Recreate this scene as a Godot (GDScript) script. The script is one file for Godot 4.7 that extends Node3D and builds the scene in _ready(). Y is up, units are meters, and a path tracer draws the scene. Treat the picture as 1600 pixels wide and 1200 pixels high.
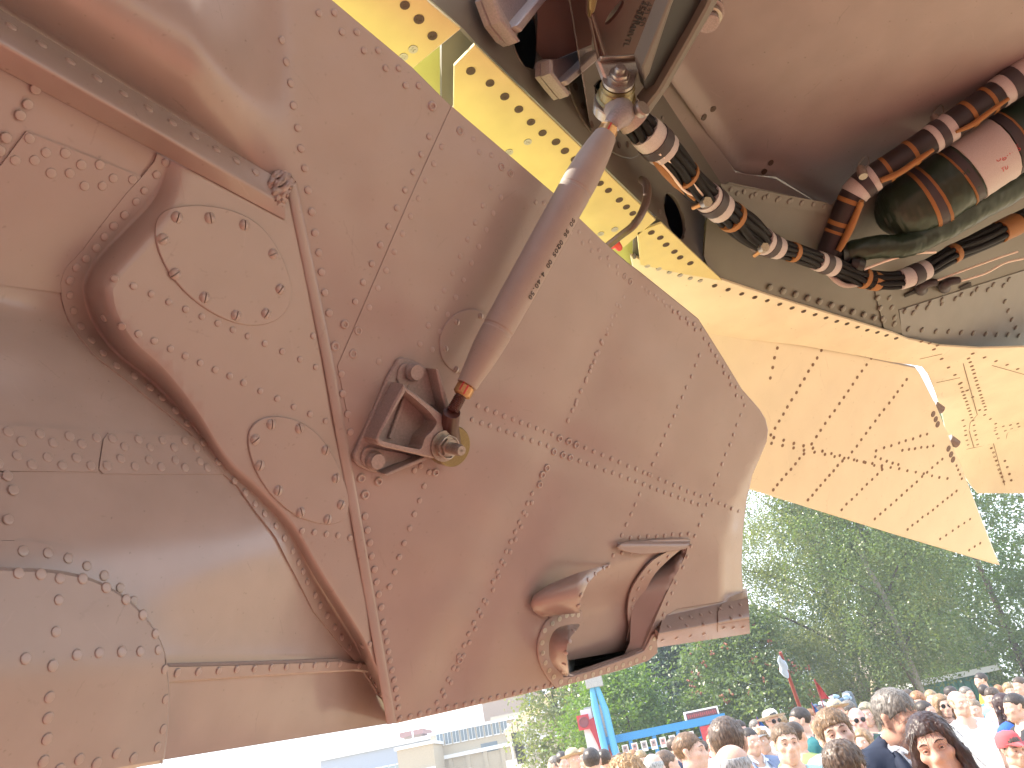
extends Node3D
# An aircraft's belly seen from below, its wheel well open, and a crowd in front of trees. Metres, y up.
# Points are measured in the photograph (1600 x 1200) and set at their real distance: at(x, y, depth).

const F := 1230.0
var eye := Vector3(0, 1.72, 0)
var cb := Basis(Vector3.RIGHT, deg_to_rad(26.0)) * Basis(Vector3.BACK, deg_to_rad(-11.5))
var used := {}
var M := {}
var aircraft: Node3D
var rng := RandomNumberGenerator.new()

func ray(x: float, y: float) -> Vector3:
	return cb * Vector3((x - 800.0) / F, (600.0 - y) / F, -1.0)

func at(x: float, y: float, z: float) -> Vector3:
	return eye + ray(x, y) * z

# ---------------------------------------------------------------- naming
func numbered(called: String, parent: Node) -> String:
	var key := str(parent.get_instance_id()) + called
	var n: int = used.get(key, 0)
	used[key] = n + 1
	return called if n == 0 else "%s_%03d" % [called, n]

func put(o: Node, called: String, parent: Node) -> Node:
	o.name = numbered(called, parent)
	parent.add_child(o, true)
	return o

func tag(o: Node, label := "", category := "", group := "", kind := "") -> Node:
	if label: o.set_meta("label", label)
	if category: o.set_meta("category", category)
	if group: o.set_meta("group", group)
	if kind: o.set_meta("kind", kind)
	return o

func part(called: String, mesh: Mesh, m: Material, parent: Node, label := "") -> MeshInstance3D:
	var o := MeshInstance3D.new()
	o.mesh = mesh
	o.material_override = m
	put(o, called, parent)
	if label: o.set_meta("label", label)
	return o

func thing(called: String, where: Vector3, label: String, category: String, group := "") -> Node3D:
	var o := Node3D.new()
	put(o, called, self)
	o.position = where
	tag(o, label, category, group)
	return o

# ---------------------------------------------------------------- materials
func lin(r: float, g: float, b: float, a := 1.0) -> Color:
	var c := Color(r, g, b).linear_to_srgb()
	c.a = a
	return c

func noise_tex(freq: float, lo: float, hi: float, octaves := 4, normal := false, bump := 2.0, sd := 1, size := 512) -> NoiseTexture2D:
	var n := FastNoiseLite.new()
	n.seed = sd
	n.noise_type = FastNoiseLite.TYPE_SIMPLEX_SMOOTH
	n.frequency = freq
	n.fractal_octaves = octaves
	var t := NoiseTexture2D.new()
	t.width = size
	t.height = size
	t.seamless = true
	t.noise = n
	if normal:
		t.as_normal_map = true
		t.bump_strength = bump
	else:
		var g := Gradient.new()
		g.set_color(0, Color(lo, lo, lo))
		g.set_color(1, Color(hi, hi, hi))
		t.color_ramp = g
	return t

func mat(c: Color, rough := 0.5, metal := 0.0) -> StandardMaterial3D:
	var m := StandardMaterial3D.new()
	m.albedo_color = c
	m.roughness = rough
	m.metallic = metal
	return m

func grain(m: StandardMaterial3D, tex: Texture2D, scale: float) -> StandardMaterial3D:
	m.albedo_texture = tex
	m.uv1_triplanar = true
	m.uv1_world_triplanar = true
	m.uv1_scale = Vector3.ONE * scale
	return m

func worn_tex() -> ImageTexture:   # painted metal: faint mottling, small specks of grime, a few fine scratches
	var n := FastNoiseLite.new()
	n.seed = 3
	n.frequency = 0.012
	n.fractal_octaves = 5
	var src := n.get_seamless_image(640, 640)
	var im := Image.create(640, 640, false, Image.FORMAT_RGB8)
	for y in 640:
		for x in 640:
			var v := 0.93 + 0.07 * src.get_pixel(x, y).r
			im.set_pixel(x, y, Color(v, v, v))
	var r := RandomNumberGenerator.new()
	r.seed = 17
	for i in 420:
		var c := Vector2i(r.randi() % 640, r.randi() % 640)
		var k := r.randf_range(0.72, 0.9)
		for d in ([Vector2i(0, 0)] if i % 3 else [Vector2i(0, 0), Vector2i(1, 0), Vector2i(0, 1)]): im.set_pixelv((c + d) % 640, Color(k, k * 0.99, k * 0.96))
	for i in 46:
		var p := Vector2(r.randf() * 640, r.randf() * 640)
		var d := Vector2.from_angle(r.randf() * TAU)
		var l := r.randi_range(6, 30)
		for j in l:
			p += d
			d = d.rotated(r.randfn() * 0.05)
			var k := r.randf_range(0.8, 0.9) if i % 2 else 1.0
			im.set_pixel(posmod(int(p.x), 640), posmod(int(p.y), 640), Color(k, k, k))
	return ImageTexture.create_from_image(im)

func make_materials() -> void:
	var worn := worn_tex()
	var blot := noise_tex(0.012, 0.93, 1.0, 5, false, 1, 3)
	var fine := noise_tex(0.05, 0.8, 1.0, 4, false, 1, 4)
	var peel := noise_tex(0.03, 0, 1, 3, true, 0.6, 5)
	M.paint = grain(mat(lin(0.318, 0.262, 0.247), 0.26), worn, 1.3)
	M.paint.normal_enabled = true
	M.paint.normal_texture = peel
	M.paint.normal_scale = 0.06
	M.ground = grain(mat(lin(0.64, 0.47, 0.27), 0.9), fine, 0.8)
	M.paving = grain(mat(lin(0.58, 0.21, 0.135), 0.8), fine, 0.8)
	M.rivet = mat(lin(0.31, 0.255, 0.24), 0.28)
	M.rivet_old = mat(lin(0.30, 0.25, 0.235), 0.28)
	M.rivet_well = mat(lin(0.15, 0.14, 0.12), 0.35)
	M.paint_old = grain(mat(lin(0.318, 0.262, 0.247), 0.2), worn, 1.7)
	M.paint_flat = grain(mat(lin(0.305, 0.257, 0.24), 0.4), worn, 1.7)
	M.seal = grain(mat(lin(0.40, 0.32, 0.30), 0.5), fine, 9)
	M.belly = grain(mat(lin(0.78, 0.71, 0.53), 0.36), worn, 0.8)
	M.sill = grain(mat(lin(0.66, 0.57, 0.26), 0.3), blot, 1.6)
	M.primer = grain(mat(lin(0.50, 0.54, 0.17), 0.5), blot, 1.6)
	M.ceiling = grain(mat(lin(0.28, 0.225, 0.22), 0.34), worn, 0.9)
	M.well = grain(mat(lin(0.135, 0.125, 0.105), 0.42), blot, 1.9)
	M.hole = mat(lin(0.012, 0.011, 0.01), 0.8)
	M.screw_dark = mat(lin(0.075, 0.045, 0.03), 0.5)
	M.screw_brown = mat(lin(0.20, 0.12, 0.07), 0.5)
	M.screw_pale = mat(lin(0.45, 0.44, 0.40), 0.4, 0.3)
	M.steel = grain(mat(lin(0.42, 0.38, 0.34), 0.34, 0.7), fine, 12)
	M.cast = grain(mat(lin(0.33, 0.275, 0.265), 0.45), fine, 9)
	M.rod = grain(mat(lin(0.32, 0.27, 0.24), 0.6), worn, 2)
	M.brass = grain(mat(lin(0.60, 0.36, 0.16), 0.35, 0.5), fine, 14)
	M.cad = grain(mat(lin(0.27, 0.22, 0.10), 0.36, 0.5), fine, 14)
	M.oxide = grain(mat(lin(0.075, 0.03, 0.025), 0.4), blot, 6)
	M.black = grain(mat(lin(0.012, 0.010, 0.010), 0.45), fine, 20)
	M.cable = mat(lin(0.008, 0.007, 0.008), 0.6)
	M.cable.metallic_specular = 0.3
	M.clampband = mat(lin(0.035, 0.025, 0.03), 0.55)
	M.white_tape = grain(mat(lin(0.55, 0.50, 0.50), 0.6), fine, 16)
	M.tan_tape = grain(mat(lin(0.34, 0.15, 0.04), 0.65), fine, 18)
	M.wire = mat(lin(0.72, 0.60, 0.52), 0.5)
	M.green_cover = grain(mat(lin(0.014, 0.032, 0.016), 0.42), fine, 14)
	M.streak = noise_tex(0.03, 0.25, 1.0, 4, false, 1, 9, 256)
	M.red = mat(lin(0.55, 0.03, 0.03), 0.5)
	M.ink = mat(lin(0.02, 0.015, 0.015), 0.7)
	M.red_ink = mat(lin(0.45, 0.05, 0.05), 0.7)

# ---------------------------------------------------------------- meshes
func commit(v: PackedVector3Array, n: PackedVector3Array, idx := PackedInt32Array()) -> ArrayMesh:
	for i in range(0, idx.size(), 3):   # front faces run clockwise
		var q := v[idx[i]]
		if (v[idx[i + 1]] - q).cross(v[idx[i + 2]] - q).dot(n[idx[i]] + n[idx[i + 1]] + n[idx[i + 2]]) > 0:
			var s := idx[i + 1]
			idx[i + 1] = idx[i + 2]
			idx[i + 2] = s
	var a := []
	a.resize(Mesh.ARRAY_MAX)
	a[Mesh.ARRAY_VERTEX] = v
	a[Mesh.ARRAY_NORMAL] = n
	if idx.size(): a[Mesh.ARRAY_INDEX] = idx
	var am := ArrayMesh.new()
	am.add_surface_from_arrays(Mesh.PRIMITIVE_TRIANGLES, a)
	return am

func depth_point(inv: Callable, x: float, y: float) -> Vector3:
	return at(x, y, 1.0 / inv.call(x, y))

func depth_normal(inv: Callable, x: float, y: float) -> Vector3:
	var p := depth_point(inv, x, y)
	var n := (depth_point(inv, x + 2, y) - p).cross(depth_point(inv, x, y + 2) - p).normalized()
	return n if n.dot(eye - p) > 0 else -n

func dense(poly: PackedVector2Array, step: float) -> PackedVector2Array:
	var out := PackedVector2Array()
	for i in poly.size():
		var a := poly[i]
		var b := poly[(i + 1) % poly.size()]
		var k := maxi(1, int(ceil(a.distance_to(b) / step)))
		for j in k: out.append(a.lerp(b, float(j) / k))
	return out

func smooth(poly: PackedVector2Array, closed := true, per := 5) -> PackedVector2Array:
	var out := PackedVector2Array()
	var n := poly.size()
	for i in (n if closed else n - 1):
		var p0 := poly[(i - 1 + n) % n] if closed or i > 0 else poly[0]
		var p1 := poly[i]
		var p2 := poly[(i + 1) % n]
		var p3 := poly[(i + 2) % n] if closed or i + 2 < n else p2
		for j in per: out.append(p1.cubic_interpolate(p2, p0, p3, float(j) / per))
	if not closed: out.append(poly[n - 1])
	return out

func P(a: Array) -> PackedVector2Array:
	var o := PackedVector2Array()
	for i in range(0, a.size(), 2): o.append(Vector2(a[i], a[i + 1]))
	return o

# A sheet of metal that follows a surface: front face off metres proud of it, thick metres deep, its rim bevelled by bev metres.
func sheet(poly_in: PackedVector2Array, inv: Callable, cell := 24.0, off := 0.0, thick := 0.004, holes: Array = [], bev := 0.0) -> ArrayMesh:
	var poly := dense(poly_in, cell)
	if Geometry2D.is_polygon_clockwise(poly): poly.reverse()
	var v := PackedVector3Array()
	var nn := PackedVector3Array()
	var idx := PackedInt32Array()
	var key := {}
	var lo := poly[0]
	var hi := poly[0]
	for p in poly:
		lo = lo.min(p)
		hi = hi.max(p)
	var face := poly
	if bev > 0:
		var px: float = bev * F * inv.call((lo.x + hi.x) / 2, (lo.y + hi.y) / 2)
		face = PackedVector2Array()
		for i in poly.size():
			var a := (poly[i] - poly[i - 1]).normalized()
			var b := (poly[(i + 1) % poly.size()] - poly[i]).normalized()
			var m := (a + b).normalized().orthogonal()
			face.append(poly[i] + m * px * (1.0 if Geometry2D.is_point_in_polygon(poly[i] + m * 0.5, poly) else -1.0))
	var ix0 := int(floor(lo.x / cell))
	var iy0 := int(floor(lo.y / cell))
	for iy in range(iy0, int(ceil(hi.y / cell))):
		for ix in range(ix0, int(ceil(hi.x / cell))):
			var x := ix * cell
			var y := iy * cell
			var box := PackedVector2Array([Vector2(x, y), Vector2(x + cell, y), Vector2(x + cell, y + cell), Vector2(x, y + cell)])
			var bits: Array = Geometry2D.intersect_polygons(face, box)
			for h in holes:
				var next := []
				for b in bits:
					for r in Geometry2D.clip_polygons(b, h):
						if not Geometry2D.is_polygon_clockwise(r): next.append(r)
				bits = next
			for b in bits:
				var t := Geometry2D.triangulate_polygon(b)
				for k in t:
					var q: Vector2 = b[k]
					var id := Vector2i(roundi(q.x * 16), roundi(q.y * 16))
					if not key.has(id):
						key[id] = v.size()
						var n := depth_normal(inv, q.x, q.y)
						v.append(depth_point(inv, q.x, q.y) + n * off)
						nn.append(n)
					idx.append(key[id])
	var m := v.size()
	var tri := idx.size()
	for i in m:
		v.append(v[i] - nn[i] * thick)
		nn.append(-nn[i])
	for i in range(0, tri, 3):
		idx.append_array(PackedInt32Array([idx[i] + m, idx[i + 2] + m, idx[i + 1] + m]))
	var loops := [[poly, face]]
	for h in holes: loops.append([dense(h, cell), null])
	for l in loops:
		var outer: PackedVector2Array = l[0]
		var inner: PackedVector2Array = l[1] if l[1] != null else outer
		var c := outer.size()
		var top := []
		var mid := []
		var low := []
		for i in c:
			var n := depth_normal(inv, outer[i].x, outer[i].y)
			var p := depth_point(inv, outer[i].x, outer[i].y)
			top.append(depth_point(inv, inner[i].x, inner[i].y) + n * off)
			mid.append(p + n * (off - bev))
			low.append(p + n * (off - thick))
		for i in c:
			var j := (i + 1) % c
			for band in ([[top, mid], [mid, low]] if bev > 0 else [[mid, low]]):
				var a: Vector3 = band[0][i]
				var b: Vector3 = band[0][j]
				var d: Vector3 = band[1][i]
				var e: Vector3 = band[1][j]
				var n := (b - a).cross(d - a).normalized()
				var base := v.size()
				if n == Vector3.ZERO: continue
				v.append_array(PackedVector3Array([a, b, d, e]))
				for k in 4: nn.append(n)
				idx.append_array(PackedInt32Array([base, base + 2, base + 1, base + 1, base + 2, base + 3]))
	return commit(v, nn, idx)

# A strip of metal lofted over rows of points that lie on a surface; rows follow its folds.
func ruled(rows: Array, inv: Callable, thick := 0.004, off := 0.0) -> ArrayMesh:
	var v := PackedVector3Array()
	var pts := []
	for r in rows:
		var line := []
		for q in r: line.append(depth_point(inv, q.x, q.y))
		pts.append(line)
	return loft(pts, thick, off)

func loft(pts: Array, thick := 0.004, off := 0.0) -> ArrayMesh:
	var v := PackedVector3Array()
	var nn := PackedVector3Array()
	var idx := PackedInt32Array()
	var h := pts.size()
	var w: int = pts[0].size()
	for i in h:
		for j in w:
			var du: Vector3 = pts[i][mini(j + 1, w - 1)] - pts[i][maxi(j - 1, 0)]
			var dv: Vector3 = pts[mini(i + 1, h - 1)][j] - pts[maxi(i - 1, 0)][j]
			var n := du.cross(dv).normalized()
			if n.dot(eye - pts[i][j]) < 0: n = -n
			nn.append(n)
			v.append(pts[i][j] + n * off)
	for i in h - 1:
		for j in w - 1:
			var a := i * w + j
			idx.append_array(PackedInt32Array([a, a + 1, a + w, a + 1, a + w + 1, a + w]))
	var m := h * w
	for k in m:
		v.append(v[k] - nn[k] * thick)
		nn.append(-nn[k])
	for i in range(0, idx.size(), 3): idx.append_array(PackedInt32Array([idx[i] + m, idx[i + 1] + m, idx[i + 2] + m]))
	var rim := []
	for j in w: rim.append(j)
	for i in range(1, h): rim.append(i * w + w - 1)
	for j in range(w - 2, -1, -1): rim.append((h - 1) * w + j)
	for i in range(h - 2, 0, -1): rim.append(i * w)
	for k in rim.size():
		var a: int = rim[k]
		var b: int = rim[(k + 1) % rim.size()]
		var n := (v[b] - v[a]).cross(v[a + m] - v[a]).normalized()
		if n == Vector3.ZERO: continue
		var base := v.size()
		v.append_array(PackedVector3Array([v[a], v[b], v[a + m], v[b + m]]))
		for q in 4: nn.append(n)
		idx.append_array(PackedInt32Array([base, base + 1, base + 2, base + 1, base + 3, base + 2]))
	return commit(v, nn, idx)

func evenly(line: PackedVector2Array, n: int) -> PackedVector2Array:   # n points spaced evenly along a line
	var total := 0.0
	for i in line.size() - 1: total += line[i].distance_to(line[i + 1])
	var out := PackedVector2Array()
	var k := 0
	var run := 0.0
	for i in n:
		var want := total * i / (n - 1)
		while k < line.size() - 2 and run + line[k].distance_to(line[k + 1]) < want:
			run += line[k].distance_to(line[k + 1])
			k += 1
		out.append(line[k].lerp(line[k + 1], clampf((want - run) / maxf(line[k].distance_to(line[k + 1]), 1e-6), 0, 1)))
	return out

func soft_loop(poly: PackedVector2Array, passes := 3) -> PackedVector2Array:
	var p := dense(poly, 9.0)
	for k in passes:
		var q := PackedVector2Array()
		var n := p.size()
		for i in n: q.append(p[i] * 0.4 + (p[(i + 1) % n] + p[(i - 1 + n) % n]) * 0.2 + (p[(i + 2) % n] + p[(i - 2 + n) % n]) * 0.1)
		p = q
	return p

# A swept tube; soft tubes are smooth along their length, hard ones (turned parts) keep their steps.
func tube(pts: Array, rad: Array, seg := 12, soft := true, flat := 1.0, flat_axis := Vector3.ZERO) -> ArrayMesh:
	var v := PackedVector3Array()
	var nn := PackedVector3Array()
	var idx := PackedInt32Array()
	var n := pts.size()
	var rings := []
	var dirs := []
	var side := Vector3.ZERO
	for i in n:
		var t: Vector3 = ((pts[mini(i + 1, n - 1)] as Vector3) - (pts[maxi(i - 1, 0)] as Vector3)).normalized()
		if t == Vector3.ZERO: t = dirs[-1].z if dirs else Vector3.UP
		if side == Vector3.ZERO:
			side = flat_axis if flat_axis != Vector3.ZERO else (t.cross(Vector3.UP) if absf(t.y) < 0.9 else t.cross(Vector3.RIGHT))
		side = (side - t * side.dot(t)).normalized()
		var up := t.cross(side)
		var ring := []
		for k in seg:
			var a := TAU * k / seg
			ring.append((side * cos(a) + up * sin(a) * flat) * (rad[i] as float))
		rings.append(ring)
		dirs.append(Basis(side, up, t))
	if soft:
		for i in n:
			for k in seg:
				v.append(pts[i] + rings[i][k])
				nn.append((rings[i][k] as Vector3).normalized())
		for i in n - 1:
			for k in seg:
				var a := i * seg + k
				var b := i * seg + (k + 1) % seg
				idx.append_array(PackedInt32Array([a, a + seg, b, b, a + seg, b + seg]))
	else:
		for i in n - 1:
			var along: Vector3 = pts[i + 1] - pts[i]
			var dr: float = rad[i + 1] - rad[i]
			var base := v.size()
			for e in 2:
				for k in seg:
					v.append(pts[i + e] + rings[i + e][k])
					var radial: Vector3 = (rings[i][k] if (rings[i][k] as Vector3) != Vector3.ZERO else rings[i + 1][k]).normalized()
					nn.append((radial * maxf(along.length(), 1e-5) - dirs[i].z * dr).normalized())
			for k in seg:
				var a := base + k
				var b := base + (k + 1) % seg
				idx.append_array(PackedInt32Array([a, a + seg, b, b, a + seg, b + seg]))
	for e in [0, n - 1]:
		var base := v.size()
		var nrm: Vector3 = dirs[e].z * (-1.0 if e == 0 else 1.0)
		v.append(pts[e])
		nn.append(nrm)
		for k in seg:
			v.append(pts[e] + rings[e][k])
			nn.append(nrm)
		for k in seg:
			var a := base + 1 + k
			var b := base + 1 + (k + 1) % seg
			idx.append_array(PackedInt32Array([base, a, b] if e == 0 else [base, b, a]))
	return commit(v, nn, idx)

func turned(a: Vector3, b: Vector3, profile: Array, seg := 20) -> ArrayMesh:   # profile: along 0..1, radius, ...
	var pts := []
	var rad := []
	for i in range(0, profile.size(), 2):
		pts.append(a.lerp(b, profile[i]))
		rad.append(profile[i + 1])
	return tube(pts, rad, seg, false)

func curve(pts: Array, per := 6) -> Array:
	var out := []
	var n := pts.size()
	for i in n - 1:
		var p0: Vector3 = pts[maxi(i - 1, 0)]
		var p3: Vector3 = pts[mini(i + 2, n - 1)]
		for j in per: out.append((pts[i] as Vector3).cubic_interpolate(pts[i + 1], p0, p3, float(j) / per))
	out.append(pts[n - 1])
	return out

func px_curve(a: Array, per := 6) -> Array:   # x, y, depth, width in pixels ...; returns [points, radii]
	var pts := []
	var rr := []
	for i in range(0, a.size(), 4):
		pts.append(at(a[i], a[i + 1], a[i + 2]))
		rr.append(Vector3(a[i + 3] * 0.5 / F * a[i + 2], 0, 0))
	var c := curve(pts, per)
	var r := []
	for q in curve(rr, per): r.append(q.x)
	return [c, r]

func box(size: Vector3) -> ArrayMesh:
	var st := SurfaceTool.new()
	st.begin(Mesh.PRIMITIVE_TRIANGLES)
	add_box(st, Transform3D(), size)
	return st.commit()

func add_box(st: SurfaceTool, t: Transform3D, s: Vector3) -> void:
	var h := s / 2
	for f in [[0, 1, 2], [1, 2, 0], [2, 0, 1]]:
		for sg in [-1.0, 1.0]:
			var n := Vector3.ZERO
			n[f[0]] = sg
			var c := []
			for q in [[-1, -1], [1, -1], [1, 1], [-1, 1]]:
				var p := Vector3.ZERO
				p[f[0]] = h[f[0]] * sg
				p[f[1]] = h[f[1]] * q[0]
				p[f[2]] = h[f[2]] * q[1]
				c.append(t * p)
			for k in ([0, 2, 1, 0, 3, 2] if sg > 0 else [0, 1, 2, 0, 2, 3]):
				st.set_normal((t.basis.orthonormalized() * n).normalized())
				st.add_vertex(c[k])

func dome(r: float, h: float, seg := 10, crater := false) -> ArrayMesh:
	var prof := [Vector2(r, -0.0004), Vector2(r * 0.98, h * 0.55), Vector2(r * 0.84, h * 0.92), Vector2(r * 0.4, h), Vector2(0, h)]
	if crater: prof = [Vector2(r, 0), Vector2(r * 0.92, h * 0.8), Vector2(r * 0.7, h), Vector2(r * 0.5, h * 0.95), Vector2(r * 0.42, h * 0.35), Vector2(r * 0.2, h * 0.3), Vector2(0, h * 0.7)]
	return lathe(prof, seg)

func lathe(prof: Array, seg := 12, sharp := false) -> ArrayMesh:
	var v := PackedVector3Array()
	var nn := PackedVector3Array()
	var idx := PackedInt32Array()
	var n := prof.size()
	for i in n:
		var t: Vector2 = (prof[mini(i + 1, n - 1)] as Vector2) - (prof[maxi(i - 1, 0)] as Vector2)
		var nr := Vector2(t.y, -t.x).normalized()
		for k in seg + 1:
			var a := TAU * k / seg
			v.append(Vector3(prof[i].x * cos(a), prof[i].y, prof[i].x * sin(a)))
			nn.append(Vector3(nr.x * cos(a), nr.y, nr.x * sin(a)))
	for i in n - 1:
		for k in seg:
			var a := i * (seg + 1) + k
			idx.append_array(PackedInt32Array([a, a + seg + 1, a + 1, a + 1, a + seg + 1, a + seg + 2]))
	return commit(v, nn, idx)

func slotted(r: float, h: float, s: float) -> ArrayMesh:   # a domed screw head with a real slot across it
	var v := PackedVector3Array()
	var nn := PackedVector3Array()
	var idx := PackedInt32Array()
	for side in [-1.0, 1.0]:
		var base := v.size()
		for i in 6:
			var x := lerpf(s / 2, r * 0.999, i / 5.0)
			for j in 7:
				var w := sqrt(maxf(r * r - x * x, 0))
				var z := lerpf(-w, w, j / 6.0)
				var d := clampf(1.0 - (x * x + z * z) / (r * r), 0, 1)
				v.append(Vector3(x * side, h * pow(d, 0.42), z))
				nn.append(Vector3(x * side / r, 0.55 + d, z / r).normalized())
		for i in 5:
			for j in 6:
				var a := base + i * 7 + j
				idx.append_array(PackedInt32Array([a, a + 1, a + 7, a + 1, a + 8, a + 7] if side < 0 else [a, a + 7, a + 1, a + 1, a + 7, a + 8]))
		var b2 := v.size()
		for j in 7:
			var w := sqrt(r * r - s * s / 4)
			var z := lerpf(-w, w, j / 6.0)
			v.append(Vector3(s / 2 * side, h * pow(clampf(1.0 - (s * s / 4 + z * z) / (r * r), 0, 1), 0.42), z))
			v.append(Vector3(s / 2 * side, 0, z))
			nn.append(Vector3(-side, 0, 0))
			nn.append(Vector3(-side, 0, 0))
		for j in 6:
			var a := b2 + j * 2
			idx.append_array(PackedInt32Array([a, a + 1, a + 2, a + 2, a + 1, a + 3]))
	return commit(v, nn, idx)

func crossed(r: float) -> ArrayMesh:   # a countersunk cross-head screw, its recess cut into the disc
	var disc := PackedVector2Array()
	for k in 14: disc.append(Vector2.from_angle(TAU * k / 14) * r)
	var a := r * 0.55
	var w := r * 0.13
	var plus := PackedVector2Array([Vector2(a, w), Vector2(w, w), Vector2(w, a), Vector2(-w, a), Vector2(-w, w), Vector2(-a, w), Vector2(-a, -w), Vector2(-w, -w), Vector2(-w, -a), Vector2(w, -a), Vector2(w, -w), Vector2(a, -w)])
	var st := SurfaceTool.new()
	st.begin(Mesh.PRIMITIVE_TRIANGLES)
	for half in [PackedVector2Array([Vector2(-9, 0), Vector2(9, 0), Vector2(9, 9), Vector2(-9, 9)]), PackedVector2Array([Vector2(-9, -9), Vector2(9, -9), Vector2(9, 0), Vector2(-9, 0)])]:
		for d in Geometry2D.intersect_polygons(disc, half):
			for b in Geometry2D.clip_polygons(d, plus):
				for k in Geometry2D.triangulate_polygon(b):
					st.set_normal(Vector3.UP)
					st.add_vertex(Vector3(b[k].x, 0.0006, b[k].y))
	for k in range(1, 13):
		for q in [disc[0], disc[k], disc[k + 1]]:
			st.set_normal(Vector3.UP)
			st.add_vertex(Vector3(q.x, 0.0001, q.y))
	for k in 14:
		var p := disc[k]
		var q := disc[(k + 1) % 14]
		for t in [[p, 0.0006], [q, 0.0006], [p, -0.002], [q, 0.0006], [q, -0.002], [p, -0.002]]:
			st.set_normal(Vector3(t[0].x, 0, t[0].y).normalized())
			st.add_vertex(Vector3(t[0].x, t[1], t[0].y))
	return st.commit()

# ---------------------------------------------------------------- fasteners along a surface
var loose := {}   # small fasteners gathered per panel and kind: drawn as one part each

func frame_on(inv: Callable, x: float, y: float, off := 0.0, spin := 0.0) -> Transform3D:
	var n := depth_normal(inv, x, y)
	var s := n.cross(Vector3(0.3, 0.9, 0.2)).normalized()
	var b := Basis(s, n, s.cross(n)) * Basis(Vector3.UP, spin)
	return Transform3D(b, depth_point(inv, x, y) + n * off)

func fix(kind: String, mesh: Mesh, m: Material, inv: Callable, x: float, y: float, panel: Node, single := true, off := 0.0, spin := 0.0, scl := 1.0) -> void:
	var t := frame_on(inv, x, y, off, spin)
	t.basis = t.basis.scaled(Vector3.ONE * scl)
	if single:
		part(kind, mesh, m, panel).transform = t
	else:
		var k := [panel, kind, mesh, m]
		if not loose.has(k): loose[k] = []
		loose[k].append(t)

func row(kind: String, mesh: Mesh, m: Material, inv: Callable, a: Array, count: int, panel: Node, single := true, off := 0.0, jitter := 0.6) -> void:
	# a row from a to b, evenly spaced on the metal, given its ends in the photograph: [x0, y0, x1, y1]
	var p0: float = inv.call(a[0], a[1])
	var p1: float = inv.call(a[2], a[3])
	for i in count:
		var t := float(i) / maxf(count - 1, 1)
		# distance-correct: screen parameter for an even step in space
		var s := t / p1 / ((1 - t) / p0 + t / p1)
		fix(kind, mesh, m, inv, lerpf(a[0], a[2], s) + rng.randf_range(-jitter, jitter), lerpf(a[1], a[3], s) + rng.randf_range(-jitter, jitter), panel, single, off, rng.randf() * TAU, rng.randf_range(0.94, 1.05))

func dots(kind: String, mesh: Mesh, m: Material, inv: Callable, a: Array, panel: Node, single := true, off := 0.0) -> void:
	for i in range(0, a.size(), 2):
		fix(kind, mesh, m, inv, a[i], a[i + 1], panel, single, off, rng.randf() * TAU, rng.randf_range(0.94, 1.05))

func flush_loose() -> void:
	for k in loose:
		var list: Array = loose[k]
		var mm := MultiMesh.new()
		mm.transform_format = MultiMesh.TRANSFORM_3D
		mm.mesh = k[2]
		mm.instance_count = list.size()
		for i in list.size(): mm.set_instance_transform(i, list[i])
		var o := MultiMeshInstance3D.new()
		o.multimesh = mm
		o.material_override = k[3]
		put(o, "small_" + k[1] + "s", k[0])
		o.set_meta("kind", "stuff")

func seg_dist(p: Vector2, line: PackedVector2Array) -> float:
	var d := 1e9
	for i in line.size() - 1: d = minf(d, p.distance_to(Geometry2D.get_closest_point_to_segment(p, line[i], line[i + 1])))
	return d

func tab(keys: Array, vals: Array, y: float) -> float:
	var n := keys.size()
	if y <= keys[0]: return vals[0] + (vals[1] - vals[0]) / (keys[1] - keys[0]) * (y - keys[0])
	for i in n - 1:
		if y < keys[i + 1] or i == n - 2:
			var h: float = keys[i + 1] - keys[i]
			var t: float = (y - keys[i]) / h
			var m0: float = (vals[i + 1] - vals[maxi(i - 1, 0)]) / (keys[i + 1] - keys[maxi(i - 1, 0)])
			var m1: float = (vals[mini(i + 2, n - 1)] - vals[i]) / (keys[mini(i + 2, n - 1)] - keys[i])
			if t > 1: return vals[n - 1] + m1 * (y - keys[n - 1])
			return cubic(vals[i], vals[i + 1], m0 * h, m1 * h, t)
	return vals[n - 1]

func cubic(a: float, b: float, ma: float, mb: float, t: float) -> float:
	return (2 * t * t * t - 3 * t * t + 1) * a + (t * t * t - 2 * t * t + t) * ma + (3 * t * t - 2 * t * t * t) * b + (t * t * t - t * t) * mb

# ---------------------------------------------------------------- the surfaces of the aircraft (1 / depth at a point of the photograph)
var fillet: PackedVector2Array
var fairing_body: PackedVector2Array
var pull_a := P([985, 440, 946, 528, 887, 657, 843, 757, 806, 840, 756, 938, 683, 1098])
var pull_b := P([738, 645, 863, 688, 1010, 748, 1155, 800])
var pull_c := P([1093, 555, 1039, 681, 972, 836])
var roll_line := P([1205, 690, 1176, 735, 1150, 790, 1136, 860, 1130, 945])
var wave := FastNoiseLite.new()

func inv_level(h: float) -> Callable:
	return func(x: float, y: float) -> float: return ray(x, y).y / h

func inv_plane(a: Array) -> Callable:   # three points x, y, depth
	var p := []
	for i in 3: p.append(at(a[i * 3], a[i * 3 + 1], a[i * 3 + 2]) - eye)
	var n: Vector3 = (p[1] - p[0]).cross(p[2] - p[0])
	var d: float = n.dot(p[0])
	return func(x: float, y: float) -> float: return n.dot(ray(x, y)) / d

func flat_door(x: float, y: float) -> float:
	return 1.2504 - 0.000524 * x - 0.0000732 * y

func edge_a(x: float) -> float:
	return 14 + 0.611 * x

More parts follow.
